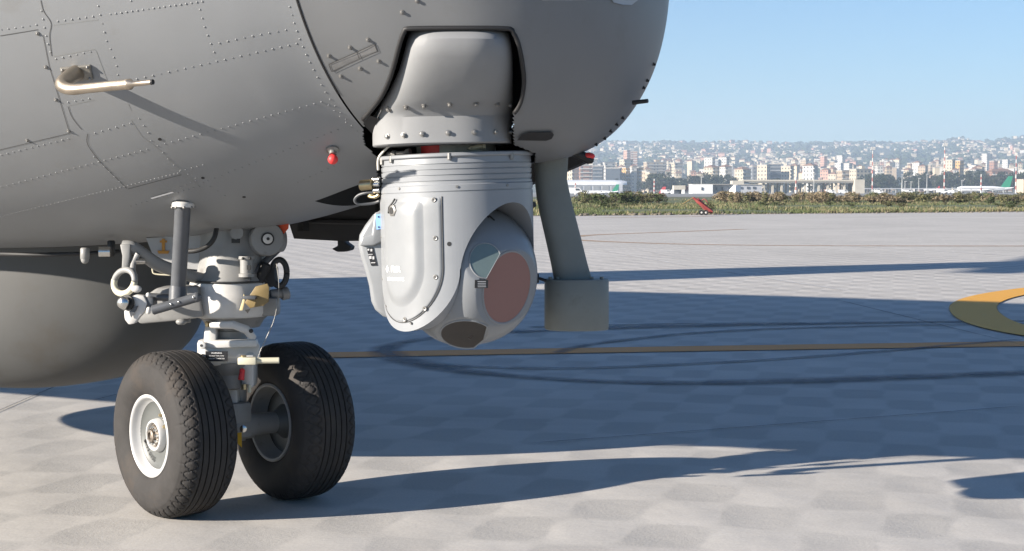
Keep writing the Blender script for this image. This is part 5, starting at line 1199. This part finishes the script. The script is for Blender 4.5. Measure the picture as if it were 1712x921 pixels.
for px, dy in ((1171, -.3), (1178, -.32)):
    c = V((gx(px, Yc), Yc+dy, .10)); mb = MB(); mb.lathe([(.055, -.03), (.1, -.035), (.10, .035), (.055, .03)], c, (0, 1, 0), 20); w_ = mb.build('wheel', m_ink, rt, smooth=50); mb = MB(); mb.lathe([(.038, -.04), (.014, -.045)], c, (0, 1, 0), 14); mb.build('hub', m_mw, w_)
mb = MB(); mb.cyl(tz(1159, 330), tz(1141, 341), .02, n=8); mb.build('draw_bar', m_yellow, rt)
# ------------------------------------------------------------------ grass, bushes, stones
m_gr = [leafmat('grass_green', (.105, .125, .055), .35, .6), leafmat('grass_dry', (.22, .19, .11), .35, .6)]
def tufts(name, n, y0, y1, hmin, hmax, m, label, rr, x_ext=1.0, thr=None):
    mb = MB()
    for i in range(n):
        Y = y0+(y1-y0)*rr.random()**1.3; px = rr.uniform(470, 1780); x = gx(px, Y); Yy = max(Y, edge_y(x)+1.6+3.5*rr.random()**2)
        if thr is not None and pnoise(V((x*.12, Yy*.05, 2))) < thr: continue
        h = rr.uniform(hmin, hmax); 
        for q in range(4):
            a = rr.uniform(0, 6.28); b_ = V((x+rr.gauss(0, .1), Yy+rr.gauss(0, .1), 0)); d = V((math.cos(a), math.sin(a), 0))*h*.5; s_ = V((-math.sin(a), math.cos(a), 0))*h*.13
            mb.add([b_-s_, b_+s_, b_+d+V((0, 0, h*rr.uniform(.6, 1)))], [(0, 1, 2)])
    o = mb.build(name, m); tag(o, label, 'grass', kind='stuff')
tufts('green_grass', 19000, 57, 150, .05, .19, m_gr[0], 'short green grass beyond the apron edge', random.Random(1), thr=-.25)
tufts('dry_grass', 12000, 57, 170, .05, .22, m_gr[1], 'dry straw coloured grass mixed into the green beyond the apron', random.Random(2), thr=-.1)
mb = MB(); rr = random.Random(9)
for i in range(260):
    px = rr.uniform(470, 1770); x = gx(px, 58); Y = edge_y(x)+abs(rr.gauss(.5, .6)); x = gx(px, Y); r_ = rr.uniform(.02, .09)*(1.3 if px < 1120 else .7)
    mb.add([V((x+v.x*r_*1.3, Y+v.y*r_, max(0, v.z*r_*.7+r_*.3))) for v in [u*rr.uniform(.7, 1.2) for u in icov]], icof)
o = mb.build('rubble', mat('rubble_stone', (.15, .13, .10), .9, 0, .4, 3)); tag(o, 'loose stones and clods along the apron edge', 'rubble', kind='stuff')
m_bush = [leafmat('bush_green', (.08, .10, .042), .4, 1.5), leafmat('bush_olive', (.145, .14, .068), .4, 1.5), leafmat('weed_brown', (.22, .175, .11), .4, 1.5)]
def bush_proto(i):
    rr = random.Random(70+i); rt = empty('bush', (0, 0, 0)); mb = MB()
    for q in range(6): a = rr.uniform(0, 6.28); mb.tube([(0, 0, 0), (.2*math.cos(a), .2*math.sin(a), .35), (.36*math.cos(a), .36*math.sin(a), .7)], [.02, .014, .006], 5)
    mb.build('stem', m_bark, rt); mb = MB()
    for q in range(8): a = rr.uniform(0, 6.28); r_ = rr.uniform(0, .42); leaves(mb, (r_*math.cos(a), r_*math.sin(a), rr.uniform(.2, .72)), (.2, .2, .2), 60, .05, rr)
    mb.build('foliage', m_bush[i % 3], rt); return rt
bp_ = [bush_proto(i) for i in range(6)]; bu = [False]*6
bl = ['dark green bush beyond the grass, ', 'olive green bush beyond the grass, ', 'dry brown weed beyond the grass, ']
def put_bush(px, Y, top, wd, i):
    if bu[i]: t = copy_tree(bp_[i])
    else: t = bp_[i]; bu[i] = True
    t.location = (gx(px, Y), Y, 0); h = max(.25, hz(top, Y)); t.scale = (wd, wd, h*1.1); t.rotation_euler = (0, 0, rnd.uniform(0, 6)); tag(t, (bl[i % 3] if Y > 101 else bl[i % 3].replace('beyond', 'amid'))+gzone(px), 'bush', 'bushes and weeds at the far edge of the grass')
for i in range(34): put_bush(rnd.uniform(972, 1100), rnd.uniform(104, 128), rnd.uniform(317, 325), rnd.uniform(1.0, 1.9), rnd.choice([0, 1, 3, 4, 0, 5]))
for i in range(60): put_bush(rnd.uniform(1195, 1440), rnd.uniform(110, 150), rnd.uniform(317, 327), rnd.uniform(.9, 1.8), rnd.choice([2, 5, 1, 4, 5, 2]))
for i in range(85): put_bush(rnd.uniform(1430, 1730), rnd.uniform(105, 160), rnd.uniform(318, 327), rnd.uniform(1.0, 2.2), rnd.choice([1, 4, 1, 4, 2, 0]))
for i in range(12): put_bush(rnd.uniform(940, 1730), rnd.uniform(72, 100), rnd.uniform(335, 341), rnd.uniform(.6, 1.3), rnd.choice([0, 3, 0, 1]))
for i in range(12): put_bush(rnd.uniform(480, 940), rnd.uniform(104, 130), rnd.uniform(318, 326), rnd.uniform(1.0, 1.9), rnd.randrange(6))
# ------------------------------------------------------------------ haze
mb = MB(); mb.box((0, 3010, 125), (5320, 6210, 260)); hz_ = mb.build('haze', None or bpy.data.materials.new('haze_air')); tag(hz_, 'thin pale haze over the airfield and town', 'haze', kind='stuff')
m = hz_.data.materials[0]; m.use_nodes = True; n = m.node_tree.nodes; n.clear(); oo = n.new('ShaderNodeOutputMaterial'); pv = n.new('ShaderNodeVolumePrincipled')
pv.inputs['Color'].default_value = (.70, .84, 1, 1); pv.inputs['Density'].default_value = .00023; pv.inputs['Anisotropy'].default_value = .2
m.node_tree.links.new(pv.outputs[0], oo.inputs['Volume'])
#@@BACKGROUND<
